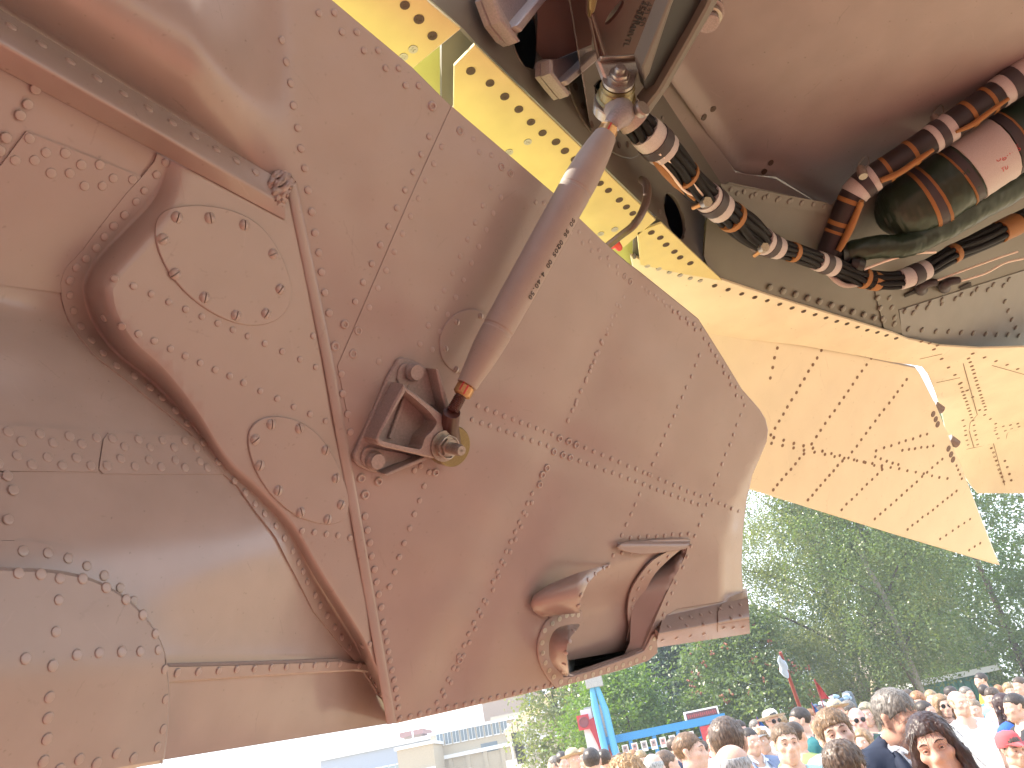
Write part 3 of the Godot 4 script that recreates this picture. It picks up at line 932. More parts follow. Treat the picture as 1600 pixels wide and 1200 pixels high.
func build_bracket_and_rod(door: Callable, dp: Node) -> void:
	var C: Material = M.cast
	var flat := flat_door
	var b := part("bracket", sheet(smooth(P([612, 572, 617, 562, 626, 558, 642, 563, 661, 573, 668, 592, 676, 616, 686, 648, 694, 668, 695, 690, 688, 706, 672, 715, 650, 711, 618, 723, 588, 737, 566, 731, 552, 722, 549, 710, 556, 694, 600, 592]), true, 2), flat, 10, 0.008, 0.008, [], 0.002), C, aircraft, "cast triangular bracket that the rod bolts to")
	var pocket := smooth(P([607, 611, 612, 609, 640, 632, 653, 646, 658, 655, 650, 668, 640, 678, 634, 694, 622, 694, 576, 683, 570, 678, 572, 670]), true, 3)
	part("web", sheet(smooth(P([604, 603, 611, 601, 650, 630, 682, 656, 693, 671, 695, 689, 688, 705, 672, 713, 652, 709, 600, 697, 572, 690, 566, 682, 568, 672]), true, 3), flat, 8, 0.042, 0.036, [pocket], 0.002), C, b)
	part("pad", sheet(smooth(P([620, 570, 630, 566, 645, 568, 660, 577, 666, 596, 676, 625, 662, 632, 640, 616, 617, 598, 615, 584]), true, 2), flat, 10, 0.012, 0.005, [], 0.001), C, b)
	part("pad", sheet(smooth(P([562, 702, 572, 696, 600, 702, 640, 711, 600, 726, 586, 732, 566, 726, 558, 716]), true, 2), flat, 10, 0.012, 0.005, [], 0.001), C, b)
	part("rib", sheet(P([584, 735, 588, 738, 650, 713, 646, 709]), flat, 10, 0.030, 0.024, [], 0.001), C, b)
	part("rib", sheet(P([660, 574, 664, 575, 690, 655, 682, 655, 668, 610]), flat, 10, 0.036, 0.03, [], 0.001), C, b)
	part("rib", sheet(P([630, 600, 634, 602, 604, 684, 600, 682]), flat, 10, 0.014, 0.008, [], 0.001), C, b)
	for q in [[637, 580, 12.5], [577, 717, 10.5]]:
		var f := frame_on(flat, q[0], q[1], 0.01)
		part("bolt_head", turned(f.origin, f.origin + f.basis.y * 0.016, [0, 0.014, 0.0, 0.0135, 0.55, 0.0135, 0.75, 0.012, 1, 0.011, 1, 0.0], 10), C, b)
	for q in [[604, 615], [594, 643], [582, 671]]:
		var f := frame_on(flat, q[0], q[1], 0.008)
		part("bolt_head", turned(f.origin, f.origin + f.basis.y * 0.008, [0, 0.0065, 0.6, 0.0065, 1, 0.004, 1, 0], 10), C, b)
	# pin, castle nut
	var pf := frame_on(flat, 668, 690, 0.042)
	var n := pf.basis.y
	part("washer", turned(pf.origin, pf.origin + n * 0.004, [0, 0.023, 1, 0.023, 1, 0.0], 24), M.steel, b)
	part("castle_nut", turned(pf.origin + n * 0.004, pf.origin + n * 0.018, [0, 0.0175, 0.6, 0.0175, 0.62, 0.014, 1, 0.0135, 1, 0.0], 6), M.steel, b)
	part("pin", turned(pf.origin + n * 0.012, pf.origin + n * 0.046, [0, 0.0085, 0.85, 0.0085, 1, 0.007, 1, 0.002, 0.9, 0.002, 0.9, 0], 16), M.steel, b)
	var cot := []
	for i in 9: cot.append(pf.origin + n * 0.014 + pf.basis.x * (0.017 * cos(i * 0.7)) + pf.basis.z * (0.017 * sin(i * 0.7)) + n * (0.004 * sin(i * 2.1)))
	part("cotter_pin", tube(cot, [0.0014, 0.0014, 0.0014, 0.0014, 0.0014, 0.0014, 0.0014, 0.0014, 0.0014], 6), M.steel, b)
	# the rod
	var a0 := at(706, 644, 1.135)
	var a1 := at(958, 190, 1.255)
	var k := 1.0 / F
	var rod := Node3D.new()
	put(rod, "door_rod", aircraft)
	rod.set_meta("label", "long grey tubular strut running from the wheel well to the door bracket")
	var w := func(px: float, t: float) -> float: return px * 0.5 * k / lerpf(1 / 1.135, 1 / 1.255, t)
	var prof := [0.085, 0.0]
	for q in [[0.085, 33], [0.10, 35], [0.125, 38], [0.16, 43], [0.20, 47.5], [0.255, 50], [0.259, 48.6], [0.266, 48.6], [0.27, 50.5], [0.5, 53], [0.735, 54], [0.738, 52.6], [0.746, 52.6], [0.749, 54], [0.79, 54], [0.85, 50], [0.90, 44], [0.945, 36], [0.95, 33]]: prof.append_array([q[0], w.call(q[1], q[0])])
	prof.append_array([0.95, 0.0])
	part("tube", turned(a0, a1, prof, 36), M.rod, rod)
	part("lock_nut", turned(a0, a1, [0.052, 0.0, 0.052, w.call(24.0, 0.05), 0.056, w.call(30.0, 0.05), 0.08, w.call(30.0, 0.05), 0.0845, w.call(27.0, 0.05), 0.0845, 0], 6), M.brass, rod)
	var thread := [0.0, 0.0]
	for i in 9: thread.append_array([0.005 + i * 0.005, w.call(20.0, 0.0), 0.0075 + i * 0.005, w.call(17.5, 0.0)])
	thread.append_array([0.052, w.call(19.0, 0.0), 0.053, 0.0])
	part("thread", turned(a0, a1, thread, 16), M.oxide, rod)
	part("lock_nut", turned(a0, a1, [0.945, 0.0, 0.945, w.call(26.0, 1.0), 0.95, w.call(31.0, 1.0), 0.975, w.call(31.0, 1.0), 0.98, w.call(27.0, 1.0), 0.98, 0], 6), M.brass, rod)
	var ef := frame_on(flat, 687, 692, 0.012)
	part("rod_eye", turned(ef.origin, ef.origin + ef.basis.y * 0.026, [0, 0.0, 0, 0.029, 0.06, 0.0305, 0.94, 0.0305, 1, 0.029, 1, 0.0], 30), M.cad, rod)
	part("eye_neck", tube([ef.origin + ef.basis.y * 0.013, a0.lerp(ef.origin, 0.45), a0], [0.019, 0.0155, 0.0125], 14, true), M.oxide, rod)
	# stencilled digits on the tube and the red slip marks on the nuts
	var dir := (a1 - a0).normalized()
	var mid := a0.lerp(a1, 0.5)
	var see := (eye - mid).normalized()
	see = (see - dir * see.dot(dir)).normalized()
	var lr := see.cross(dir).normalized()
	for q in [["4.40.50", 0.42, -0.83], ["205 00", 0.52, -0.85], ["90 96 00", 0.6, -0.86]]:
		var ang: float = q[2]
		var rr: float = w.call(53.0, q[1]) + 0.0004
		var nn := (see * cos(ang) + lr * sin(ang) * -1.0 * -1.0)
		lettering(q[0], 0.0085, a0.lerp(a1, q[1]) + nn * rr, -dir, nn, M.ink, rod)
	for q in [[0.068, -0.15], [0.074, 0.45], [0.963, 0.1]]:
		var ang: float = q[1]
		var nn := see * cos(ang) + lr * sin(ang)
		var o := part("slip_mark", box(Vector3(0.0025, 0.0007, 0.015)), M.red_ink, rod)
		o.transform = Transform3D(Basis(nn.cross(dir), nn, -dir).orthonormalized(), a0.lerp(a1, q[0]) + nn * w.call(29.0, q[0]))

func lettering(text: String, h: float, where: Vector3, along: Vector3, normal: Vector3, m: Material, parent: Node, depth := 0.0006) -> MeshInstance3D:
	var t := TextMesh.new()
	var f := SystemFont.new()
	f.font_names = PackedStringArray(["Droid Sans Mono"])
	t.font = f
	t.text = text
	t.font_size = 32
	t.pixel_size = h / 24.0
	t.depth = depth
	var o := part("lettering", t, m, parent)
	var x := (along - normal * along.dot(normal)).normalized()
	o.transform = Transform3D(Basis(x, normal.cross(x), normal), where)
	return o

# ---------------------------------------------------------------- wheel well
func build_well() -> void:
	var low := inv_level(1.0)
	var strip_f := func(x: float, y: float) -> float: return ray(x, y).y / 1.0
	var s_dark: Mesh = crossed(0.0078)
	var s_pale: Mesh = crossed(0.0075)
	# sill strips along the opening
	var st := [
		[[400, -100, 560, -130, 668, 0, 719, 43, 645, 104, 600, 110, 480, 0], [632, 5, 654, 27, 675, 53], [645, 74, 630, 86]],
		[[741, 68, 1024, 342, 975, 384, 900, 400, 690, 200, 708, 165, 709, 101], [735, 108, 765, 127, 788, 148, 810, 168, 829, 188, 847, 205, 868, 219, 882, 233, 897, 246, 937, 284, 950, 295, 967, 310, 978, 321, 988, 331, 991, 343], [824, 219, 795, 235, 960, 356, 938, 363]],
		[[995, 361, 1033, 347, 1128, 437, 1060, 425, 1000, 412], [1017, 361, 1031, 369, 1040, 380, 1053, 391, 1062, 400, 1078, 409], []]]
	for q in st:
		var o := part("sill_strip", sheet(P(q[0]), strip_f, 20, 0.004, 0.006, [], 0.001), M.sill, aircraft, "")
		dots("dark_screw", s_dark, M.screw_dark, strip_f, q[1], o, true, 0.0042)
		dots("pale_screw", s_pale, M.screw_pale, strip_f, q[2], o, true, 0.0042)
	var d2 := inv_level(1.04)
	part("sill_rib", sheet(P([690, 62, 735, 38, 745, 62, 709, 102, 708, 200, 690, 190]), d2, 20, 0, 0.02), M.well, aircraft)
	part("primed_web", sheet(P([610, 120, 645, 90, 694, 60, 720, 60, 716, 200, 660, 185]), inv_level(1.10), 20, 0, 0.006), M.primer, aircraft)
	part("primed_web", sheet(P([940, 380, 966, 384, 996, 358, 996, 440, 960, 420]), inv_level(1.03), 20, 0, 0.004), M.primer, aircraft)
	part("sill_rib", sheet(P([990, 352, 1026, 338, 1036, 348, 998, 364, 1000, 450, 988, 440]), inv_level(1.012), 20, 0, 0.004), M.well, aircraft)
	part("red_plug", tube(curve([at(950, 386, 1.62), at(960, 380, 1.6), at(968, 388, 1.62)]), [0.008, 0.009, 0.009, 0.01, 0.011, 0.01, 0.01, 0.009, 0.009, 0.008, 0.008, 0.007, 0.007], 8), M.red, aircraft)
	# walls and ceiling
	var wall := inv_plane([745, 68, 1.235, 1110, 430, 1.96, 1145, 285, 2.14])
	var hole_a := smooth(P([1037, 318, 1040, 304, 1048, 303, 1060, 318, 1069, 343, 1070, 365, 1064, 375, 1052, 366, 1042, 345]), true, 3)
	var hole_b := smooth(P([800, 60, 806, 32, 826, 18, 838, 30, 842, 70, 838, 106, 826, 108, 810, 92]), true, 3)
	var hole_c := smooth(P([927, 140, 937, 125, 952, 125, 958, 145, 956, 190, 946, 190, 935, 172]), true, 3)
	var fw := part("well_side_wall", sheet(P([560, -140, 668, -4, 719, 40, 741, 64, 1024, 338, 1112, 430, 1160, 440, 1145, 283, 1034, 112, 990, -140]), wall, 24, 0, 0.006, [hole_a, hole_b, hole_c]), M.well, aircraft, "olive side wall of the wheel well with lightening holes")
	var behind := inv_plane([745, 68, 1.42, 1110, 430, 2.15, 1145, 285, 2.35])
	part("hole_backing", sheet(P([690, -80, 900, -80, 960, 100, 1110, 300, 1090, 400, 1000, 360, 780, 140, 690, 40]), behind, 40, 0, 0.004), M.well, fw)  # backing sheet added behind the holes to block the sky
	for hole in [hole_a, hole_b, hole_c]:
		var tun := []
		for k in 2:
			var line := []
			for i in hole.size() + 1:
				var q: Vector2 = hole[i % hole.size()]
				line.append(depth_point(behind if k else wall, q.x, q.y))
			tun.append(line)
		part("added_sleeve", loft(tun, 0.002), M.well, fw)  # sleeve added round each hole to keep skylight out
	part("access_plate", sheet(smooth(P([886, 128, 905, 120, 940, 150, 960, 190, 1000, 230, 985, 248, 950, 235, 920, 205, 900, 170]), true, 3), wall, 12, 0.003, 0.003, [hole_c], 0.001), M.well, fw)
	dots("dark_screw", crossed(0.0068), M.screw_dark, wall, [897, 136, 908, 166, 922, 195, 965, 227, 978, 226], fw, true, 0.0035)
	var rw := dome(0.0062, 0.003, 10)
	row("rivet", rw, M.rivet_well, wall, [1018, 160, 1120, 315], 8, fw, false)
	for q in [[1100, 325, 1102, 410, 7], [1122, 325, 1126, 425, 7], [990, 400, 1030, 330, 2]]: row("rivet", rw, M.rivet_well, wall, q.slice(0, 4), q[4], fw, false)
	var level := inv_level(1.32)
	var ce := P([1037, 112, 1092, 190, 1148, 266, 1162, 272, 1212, 276, 1296, 326])
	var ceil_f := func(x: float, y: float) -> float:
		var d := seg_dist(Vector2(x, y), ce)
		return ray(x, y).y / (1.32 - 0.020 * exp(-pow(d / 20, 2)))
	var cl := part("well_ceiling", sheet(P([985, -140, 1037, 112, 1092, 190, 1148, 266, 1162, 272, 1212, 276, 1296, 328, 1420, 300, 1760, 120, 1760, -140]), ceil_f, 8, 0, 0.008), M.ceiling, aircraft, "broad smooth roof of the wheel well")
	dots("dark_screw", crossed(0.008), M.screw_dark, ceil_f, [1114, 170, 1100, 183, 1204, 254, 1194, 268], cl, true, 0.001)
	var band := inv_plane([1010, 160, 1.80, 1145, 290, 2.09, 1300, 335, 2.33])
	part("corner_angle", sheet(P([1000, 140, 1033, 108, 1150, 270, 1212, 280, 1300, 330, 1300, 350, 1130, 290, 1110, 300]), band, 20, 0, 0.004), M.ceiling, aircraft, "sloping angle between well wall and roof")
	var front := inv_plane([1130, 440, 1.985, 1390, 520, 2.46, 1600, 330, 2.52])
	var lw := part("well_front_wall", sheet(P([1108, 300, 1140, 285, 1300, 320, 1420, 230, 1760, 60, 1760, 542, 1600, 545, 1530, 547, 1470, 543, 1420, 533, 1395, 523, 1200, 464, 1112, 434, 1100, 400]), front, 24, 0, 0.006), M.well, aircraft, "riveted front wall of the wheel well behind the cables")
	part("skin_plate", sheet(P([1404, 484, 1600, 422, 1760, 370, 1760, 540, 1600, 543, 1530, 545, 1470, 541, 1425, 531, 1408, 522]), front, 24, 0.003, 0.003), grain(mat(lin(0.20, 0.205, 0.205), 0.42), M.well.albedo_texture, 2.1), lw)
	part("skin_plate", sheet(P([1366, 455, 1392, 448, 1402, 486, 1408, 520, 1380, 514]), front, 24, 0.004, 0.003), M.well, lw)
	part("skin_plate", sheet(P([1124, 286, 1290, 316, 1290, 334, 1130, 306]), front, 24, 0.004, 0.003), M.well, lw)
	var rl2 := dome(0.0095, 0.0045, 10)
	for q in [[1202, 448, 1395, 505, 12], [1418, 514, 1590, 524, 10], [1412, 485, 1470, 468, 4], [1425, 488, 1492, 466, 4], [1500, 460, 1575, 436, 4], [1517, 459, 1567, 445, 3], [1569, 470, 1585, 512, 4], [1370, 465, 1378, 497, 3], [1387, 465, 1396, 495, 3]]: row("rivet", rl2, M.rivet_well, front, q.slice(0, 4), q[4], lw, true, 0.003)
	for q in [[1140, 295, 1285, 322, 9], [1150, 302, 1250, 318, 6], [1310, 320, 1330, 340, 2]]: row("rivet", rw, M.rivet_well, front, q.slice(0, 4), q[4], lw, false, 0.004)
	build_linkage(wall)
	build_cables(front)

func build_linkage(wall: Callable) -> void:
	# two cast stiffeners on the side wall, a bell-crank plate, a dark beam and the upper rod joint
	var f := inv_plane([745, 68, 1.19, 1110, 430, 1.90, 1145, 285, 2.08])
	var lug := [[752, 0, 757, -40, 812, -60, 850, -60, 842, -8, 825, 12, 802, 34, 806, 48, 796, 70, 784, 62, 766, 38], [846, 96, 850, 92, 872, 91, 905, 76, 926, 72, 930, 92, 922, 101, 884, 128, 880, 150, 874, 154, 862, 140, 845, 118]]
	for i in 2:
		var o := part("wall_bracket", sheet(P(lug[i]), f, 10, 0.0, 0.012, [], 0.003), M.cast, aircraft, ["cast bracket on the well wall at the top of its row", "cast bracket on the well wall below the dark web"][i])
		var ribp: Array = [[782, 50, 842, -20, 850, -14, 792, 58], [860, 134, 917, 82, 924, 92, 866, 140]][i]
		part("rib", sheet(P(ribp), f, 10, 0.03, 0.03, [], 0.002), M.cast, o)
		part("rim", sheet(P([[752, 0, 757, 0, 790, 56, 798, 70, 794, 72, 768, 40], [845, 98, 850, 100, 850, 118, 878, 150, 874, 155, 845, 120]][i]), f, 8, 0.02, 0.02, [], 0.002), M.cast, o)
		for q in [[[768, 28], [796, 54]], [[852, 117], [913, 97], [872, 142]]][i]:
			var fr := frame_on(f, q[0], q[1])
			part("bolt_head", turned(fr.origin, fr.origin + fr.basis.y * 0.012, [0, 0.008, 0.7, 0.008, 1, 0.006, 1, 0], 8), M.cast, o)
	var web_f := inv_plane([830, 60, 1.36, 920, 90, 1.40, 880, -60, 1.30])
	part("dark_web", sheet(P([830, -80, 940, -80, 924, 70, 900, 80, 870, 92, 848, 92, 838, 80, 840, 30]), web_f, 16, 0, 0.006), M.oxide, aircraft, "dark web between the two cast brackets")
	var plate := inv_plane([930, 90, 1.33, 1005, 90, 1.36, 960, -60, 1.22])
	var ph := PackedVector2Array()
	for k in 18: ph.append(Vector2(960, 20) + Vector2(cos(TAU * k / 18) * 14, 0).rotated(-0.6) + Vector2(0, sin(TAU * k / 18) * 20).rotated(0.5))
	var pl := part("crank_plate", sheet(P([918, -80, 918, 22, 922, 32, 936, 96, 1003, 92, 1062, -80]), plate, 12, 0, 0.008, [ph], 0.002), M.oxide, aircraft, "red brown crank plate with a round hole and stencilled characters")
	part("edge_rib", sheet(P([920, 20, 923, 16, 946, 86, 942, 90]), plate, 12, 0.012, 0.012, [], 0.002), M.oxide, pl)
	part("edge_rib", sheet(P([918, -60, 944, -60, 926, 14, 918, 24]), plate, 12, 0.010, 0.010, [], 0.002), M.cad, pl)
	var n := depth_normal(plate, 985, 40)
	var dn := (depth_point(plate, 975, 90) - depth_point(plate, 1010, 0)).normalized()
	var tx := ["2", "42LSD", "4STOR", "00 4", "TANVTL"]
	var ty := [[1019, 20], [1008, 22], [1000, 20], [994, 30], [985, 52]]
	for i in 5: lettering(tx[i], 0.010, depth_point(plate, ty[i][0], ty[i][1]) + n * 0.001, dn, n, M.ink, pl)
	# beam: a channel with a dark inside
	var beam := inv_plane([1010, 140, 1.30, 1090, 0, 1.16, 1120, 20, 1.20])
	part("black_beam", sheet(P([1044, 0, 1078, -80, 1130, -80, 1096, 4, 1062, 60, 1040, 100, 1022, 132, 1008, 140, 1004, 118]), beam, 14, 0.0, 0.02), M.black, aircraft, "black channel beam running up out of the picture")
	part("beam_edge", sheet(P([1096, 0, 1130, -80, 1146, -80, 1110, 2, 1060, 88, 1038, 128, 1024, 148, 1010, 168, 1000, 160, 1022, 132, 1062, 62]), beam, 12, 0.016, 0.03, [], 0.003), M.well, aircraft)
	part("beam_edge", sheet(P([1040, 0, 1070, -80, 1080, -80, 1046, 4, 1012, 110, 1004, 122, 1000, 100]), beam, 12, 0.008, 0.03, [], 0.002), M.well, aircraft)
	for i in 4:
		var c := at(1104, 18, 1.36)
		var ax := (at(1112, 60, 1.33) - c).normalized()
		if i < 3: part("bearing_ring", turned(c + ax * (0.012 * i), c + ax * (0.012 * i + 0.009), [0, 0.0, 0, 0.030 - 0.006 * i, 0.9, 0.030 - 0.006 * i, 1, 0.026 - 0.006 * i, 1, 0], 22), M.cast if i != 1 else M.steel, aircraft)
	# upper joint
	var jf := inv_plane([935, 95, 1.27, 1003, 92, 1.29, 975, 170, 1.28])
	var jp := part("joint_plate", sheet(P([934, 94, 936, 91, 1002, 89, 1003, 93, 994, 124, 986, 148, 968, 160, 952, 150, 944, 120]), jf, 10, 0.0, 0.012, [], 0.003), M.steel, aircraft, "steel clevis plate with a stack of washers and nut")
	part("fold", sheet(P([934, 92, 1003, 88, 1003, 93, 935, 97]), jf, 10, 0.012, 0.012, [], 0.002), M.steel, jp)
	var c0 := depth_point(jf, 966, 128)
	var ax := (depth_normal(jf, 966, 128) + cb * Vector3(-0.25, 0.5, 0)).normalized()
	part("washer", turned(c0, c0 + ax * 0.006, [0, 0.0, 0, 0.026, 1, 0.026, 1, 0.0], 24), M.steel, jp)
	part("castle_nut", turned(c0 + ax * 0.006, c0 + ax * 0.02, [0, 0.019, 0.6, 0.019, 0.62, 0.016, 1, 0.015, 1, 0], 6), M.steel, jp)
	part("pin", turned(c0 + ax * 0.016, c0 + ax * 0.03, [0, 0.009, 0.9, 0.009, 1, 0.006, 1, 0], 14), M.steel, jp)
	part("bush", turned(c0 - ax * 0.035, c0 - ax * 0.002, [0, 0.0, 0, 0.031, 0.15, 0.033, 0.2, 0.029, 0.75, 0.029, 0.8, 0.027, 1, 0.027, 1, 0], 26), M.cad, jp)
	var e := c0 - ax * 0.05
	part("eye_ring", turned(e - ax * 0.010, e + ax * 0.012, [0, 0.0, 0, 0.034, 0.1, 0.036, 0.9, 0.036, 1, 0.034, 1, 0.0], 28), M.steel, jp)
	part("eye_neck", tube(curve([e, at(972, 178, 1.27), at(962, 188, 1.257), at(956, 196, 1.256)], 4), [0.026, 0.025, 0.024, 0.022, 0.021, 0.0195, 0.018, 0.017, 0.016, 0.0155, 0.015, 0.0145, 0.014], 14), M.cast, jp)
	part("grease_cup", turned(at(998, 175, 1.27), at(1006, 168, 1.26), [0, 0.0, 0, 0.012, 0.8, 0.014, 1, 0.012, 1, 0], 14), M.steel, jp)

func strand_bundle(called: String, a: Array, strands: int, frac: float, label: String) -> Node3D:
	var o := Node3D.new()
	put(o, called, aircraft)
	o.set_meta("label", label)
	var c := px_curve(a, 8)
	var pts: Array = c[0]
	var rad: Array = c[1]
	part("core", tube(pts, rad.map(func(r): return r * 0.72), 10), M.cable, o)
	for k in strands:
		var sp := []
		var sr := []
		for i in pts.size():
			var t: Vector3 = ((pts[mini(i + 1, pts.size() - 1)] as Vector3) - (pts[maxi(i - 1, 0)] as Vector3)).normalized()
			var s := t.cross(Vector3.UP).normalized()
			var u := t.cross(s)
			var ang := TAU * k / strands + 0.035 * i + 0.12 * sin(i * 0.5 + k)
			sp.append(pts[i] + (s * cos(ang) + u * sin(ang)) * rad[i] * (1 - frac))
			sr.append(rad[i] * frac)
		part("wire", tube(sp, sr, 7), M.cable, o)
	o.set_meta("curve", 0)
	o.remove_meta("curve")
	return o

func wraps(o: Node, a: Array, list: Array, called: String, m: Material, grow := 1.06) -> void:   # bands round a bundle: [t0, t1] along its length
	var c := px_curve(a, 24)
	var pts: Array = c[0]
	var rad: Array = c[1]
	var n := pts.size() - 1
	for q in list:
		var p := []
		var r := []
		for i in 7:
			var f: float = lerpf(q[0], q[1], i / 6.0) * n
			var i0 := mini(int(f), n - 1)
			p.append((pts[i0] as Vector3).lerp(pts[i0 + 1], f - i0))
			r.append(lerpf(rad[i0], rad[i0 + 1], f - i0) * (grow + rng.randf_range(-0.015, 0.015)))
		part(called, tube(p, r, 18), m, o)

func nearest_t(a: Array, x: float, y: float) -> float:
	var c: Array = px_curve(a, 24)[0]
	var best := 1e9
	var bi := 0
	for i in c.size():
		var q: Vector3 = cb.inverse() * (c[i] - eye)
		var d := Vector2(800 - q.x / q.z * F, 600 + q.y / q.z * F).distance_to(Vector2(x, y))
		if d < best:
			best = d
			bi = i
	return float(bi) / (c.size() - 1)

func band_at(o: Node, a: Array, x0: float, y0: float, x1: float, y1: float, called: String, m: Material, grow := 1.06) -> void:
	wraps(o, a, [[nearest_t(a, x0, y0), nearest_t(a, x1, y1)]], called, m, grow)

func build_cables(front: Callable) -> void:
	# main bundle down the side wall
	var A := [978, 172, 1.50, 44, 1000, 198, 1.52, 50, 1040, 238, 1.58, 52, 1080, 285, 1.66, 46, 1125, 325, 1.75, 44, 1165, 355, 1.83, 48, 1200, 382, 1.90, 36, 1245, 396, 1.97, 30, 1300, 416, 2.06, 30, 1340, 432, 2.10, 32, 1372, 440, 2.12, 30]
	var o := strand_bundle("cable_bundle", A, 9, 0.27, "thick bundle of black cables bound with white and tan tape, nearest the well wall")
	wraps(o, A, [[0.0, 0.075]], "sleeve", M.seal, 1.08)
	for q in [[1006, 204, 1018, 217], [1029, 228, 1036, 236], [1105, 302, 1112, 308], [1120, 318, 1127, 325], [1190, 374, 1197, 380], [1205, 386, 1216, 389], [1276, 407, 1282, 410], [1292, 413, 1302, 417]]: band_at(o, A, q[0], q[1], q[2], q[3], "white_tape", M.white_tape)
	for q in [[1018, 217, 1029, 228], [1112, 308, 1120, 318], [1197, 380, 1205, 386], [1282, 410, 1292, 413]]: band_at(o, A, q[0], q[1], q[2], q[3], "clamp_band", M.clampband, 1.12)
	for q in [[1070, 270, 1073, 273], [1142, 335, 1147, 339], [1234, 393, 1241, 396], [1346, 432, 1352, 435], [1362, 437, 1374, 440]]: band_at(o, A, q[0], q[1], q[2], q[3], "tan_tape", M.tan_tape, 1.03)
	for q in [[1030, 240, 1.535, 1060, 262, 1.585, 1078, 282, 1.62, 1098, 305, 1.665], [1020, 240, 1.54, 1048, 272, 1.59, 1070, 298, 1.64, 1092, 308, 1.67]]:
		var pts := []
		for i in 4: pts.append(at(q[i * 3], q[i * 3 + 1], q[i * 3 + 2]))
		var cc := curve(pts, 5)
		var rr := []
		for i in cc.size(): rr.append(0.0028)
		part("pale_wire", tube(cc, rr, 7), M.wire, o)
	var flatp := px_curve([1022, 246, 1.56, 13, 1040, 268, 1.59, 16, 1062, 290, 1.64, 14, 1085, 310, 1.68, 10], 5)
	part("tan_sleeve", tube(flatp[0], flatp[1], 10), M.tan_tape, o)
	for q in [[1108, 314, 1082, 325, 1.70], [1198, 385, 1178, 400, 1.86]]:
		part("clamp_bolt", tube([at(q[0], q[1], q[4] - 0.03), at(q[2], q[3], q[4])], [0.006, 0.005], 8), M.brass, o)
		part("clamp_nut", turned(at(q[0] - 2, q[1] + 1, q[4] - 0.05), at(q[0] - 8, q[1] + 4, q[4] - 0.03), [0, 0.0, 0, 0.011, 1, 0.011, 1, 0], 6), M.steel, o)
	# right hand bundle
	var B := [1350, 436, 2.11, 30, 1400, 438, 2.12, 30, 1440, 424, 2.14, 30, 1490, 396, 2.18, 30, 1550, 368, 2.24, 34, 1640, 325, 2.32, 36]
	o = strand_bundle("cable_bundle", B, 7, 0.3, "black cable bundle leaving to the right edge below the green hose")
	for q in [[1405, 434, 1421, 430], [1434, 425, 1445, 421]]: band_at(o, B, q[0], q[1], q[2], q[3], "white_tape", M.white_tape)
	band_at(o, B, 1421, 430, 1434, 425, "clamp_band", M.clampband, 1.12)
	for q in [[1486, 399, 1492, 395], [1562, 363, 1584, 352]]: band_at(o, B, q[0], q[1], q[2], q[3], "tan_tape", M.tan_tape, 1.03)
	# flat loom with tan lacing
	var C := [1292, 400, 2.10, 34, 1308, 362, 2.08, 38, 1325, 322, 2.05, 40, 1345, 292, 2.03, 42, 1400, 255, 2.0, 42, 1470, 208, 1.98, 44, 1540, 160, 1.96, 46, 1600, 118, 1.94, 48, 1680, 66, 1.9, 50]
	var cp := px_curve(C, 8)
	o = Node3D.new()
	put(o, "cable_loom", aircraft)
	o.set_meta("label", "brown cable loom with white bands and tan lacing below the well roof")
	part("sheath", tube(cp[0], cp[1], 14), grain(mat(lin(0.022, 0.012, 0.014), 0.5), M.black.albedo_texture, 20), o)
	for q in [[1336, 306, 1346, 292], [1358, 284, 1368, 276], [1452, 220, 1461, 214], [1474, 206, 1486, 198], [1558, 147, 1572, 137], [1588, 126, 1610, 111]]: band_at(o, C, q[0], q[1], q[2], q[3], "white_band", M.white_tape, 1.05)
	for q in [[1346, 292, 1358, 284], [1461, 214, 1474, 206], [1572, 137, 1588, 126]]: band_at(o, C, q[0], q[1], q[2], q[3], "clamp_band", M.clampband, 1.09)
	for q in [[1306, 366, 1309, 360], [1312, 352, 1315, 346], [1329, 318, 1332, 312], [1383, 267, 1388, 263], [1418, 243, 1424, 239], [1508, 182, 1514, 178], [1540, 160, 1546, 156]]: band_at(o, C, q[0], q[1], q[2], q[3], "lacing", M.tan_tape, 1.03)
	for run in [[1376, 282, 1.975, 9, 1405, 270, 1.965, 10, 1440, 246, 1.95, 9, 1458, 234, 1.945, 6], [1494, 206, 1.94, 5, 1520, 194, 1.935, 9, 1550, 172, 1.92, 8, 1576, 154, 1.91, 6], [1310, 392, 2.06, 9, 1326, 362, 2.04, 12, 1340, 330, 2.02, 10, 1346, 314, 2.0, 8]]:
		var rc := px_curve(run, 5)
		part("tan_sleeve", tube(rc[0], rc[1], 9), M.tan_tape, o)
	for q in [[1346, 268], [1462, 188], [1580, 104]]:
		var z := 1.99
		part("wire_clip", tube(curve([at(q[0] - 2, q[1] + 4, z), at(q[0] - 4, q[1] - 12, z), at(q[0] + 8, q[1] - 24, z + 0.03), at(q[0] + 12, q[1] - 14, z), at(q[0] + 2, q[1] + 2, z - 0.02)], 4), range(17).map(func(_i): return 0.0016), 6), M.steel, o)
		part("clip_nut", turned(at(q[0] - 2, q[1] - 6, z), at(q[0] + 3, q[1] + 8, z - 0.02), [0, 0, 0, 0.010, 0.6, 0.013, 1, 0.011, 1, 0], 8), M.steel, o)
	# padded green bottle and hose
	var G := [1378, 345, 2.14, 6, 1384, 342, 2.13, 62, 1396, 336, 2.12, 88, 1420, 324, 2.10, 100, 1460, 300, 2.08, 104, 1520, 256, 2.05, 104, 1580, 218, 2.03, 104, 1680, 155, 2.0, 104]
	var gp := px_curve(G, 5)
	var crease := FastNoiseLite.new()
	crease.seed = 6
	crease.frequency = 4.0
	var gb := part("padded_bottle", wrinkled(gp[0], gp[1], 26, crease, 0.004), M.green_cover, aircraft, "padded dark green bottle strapped at the right of the wheel well")
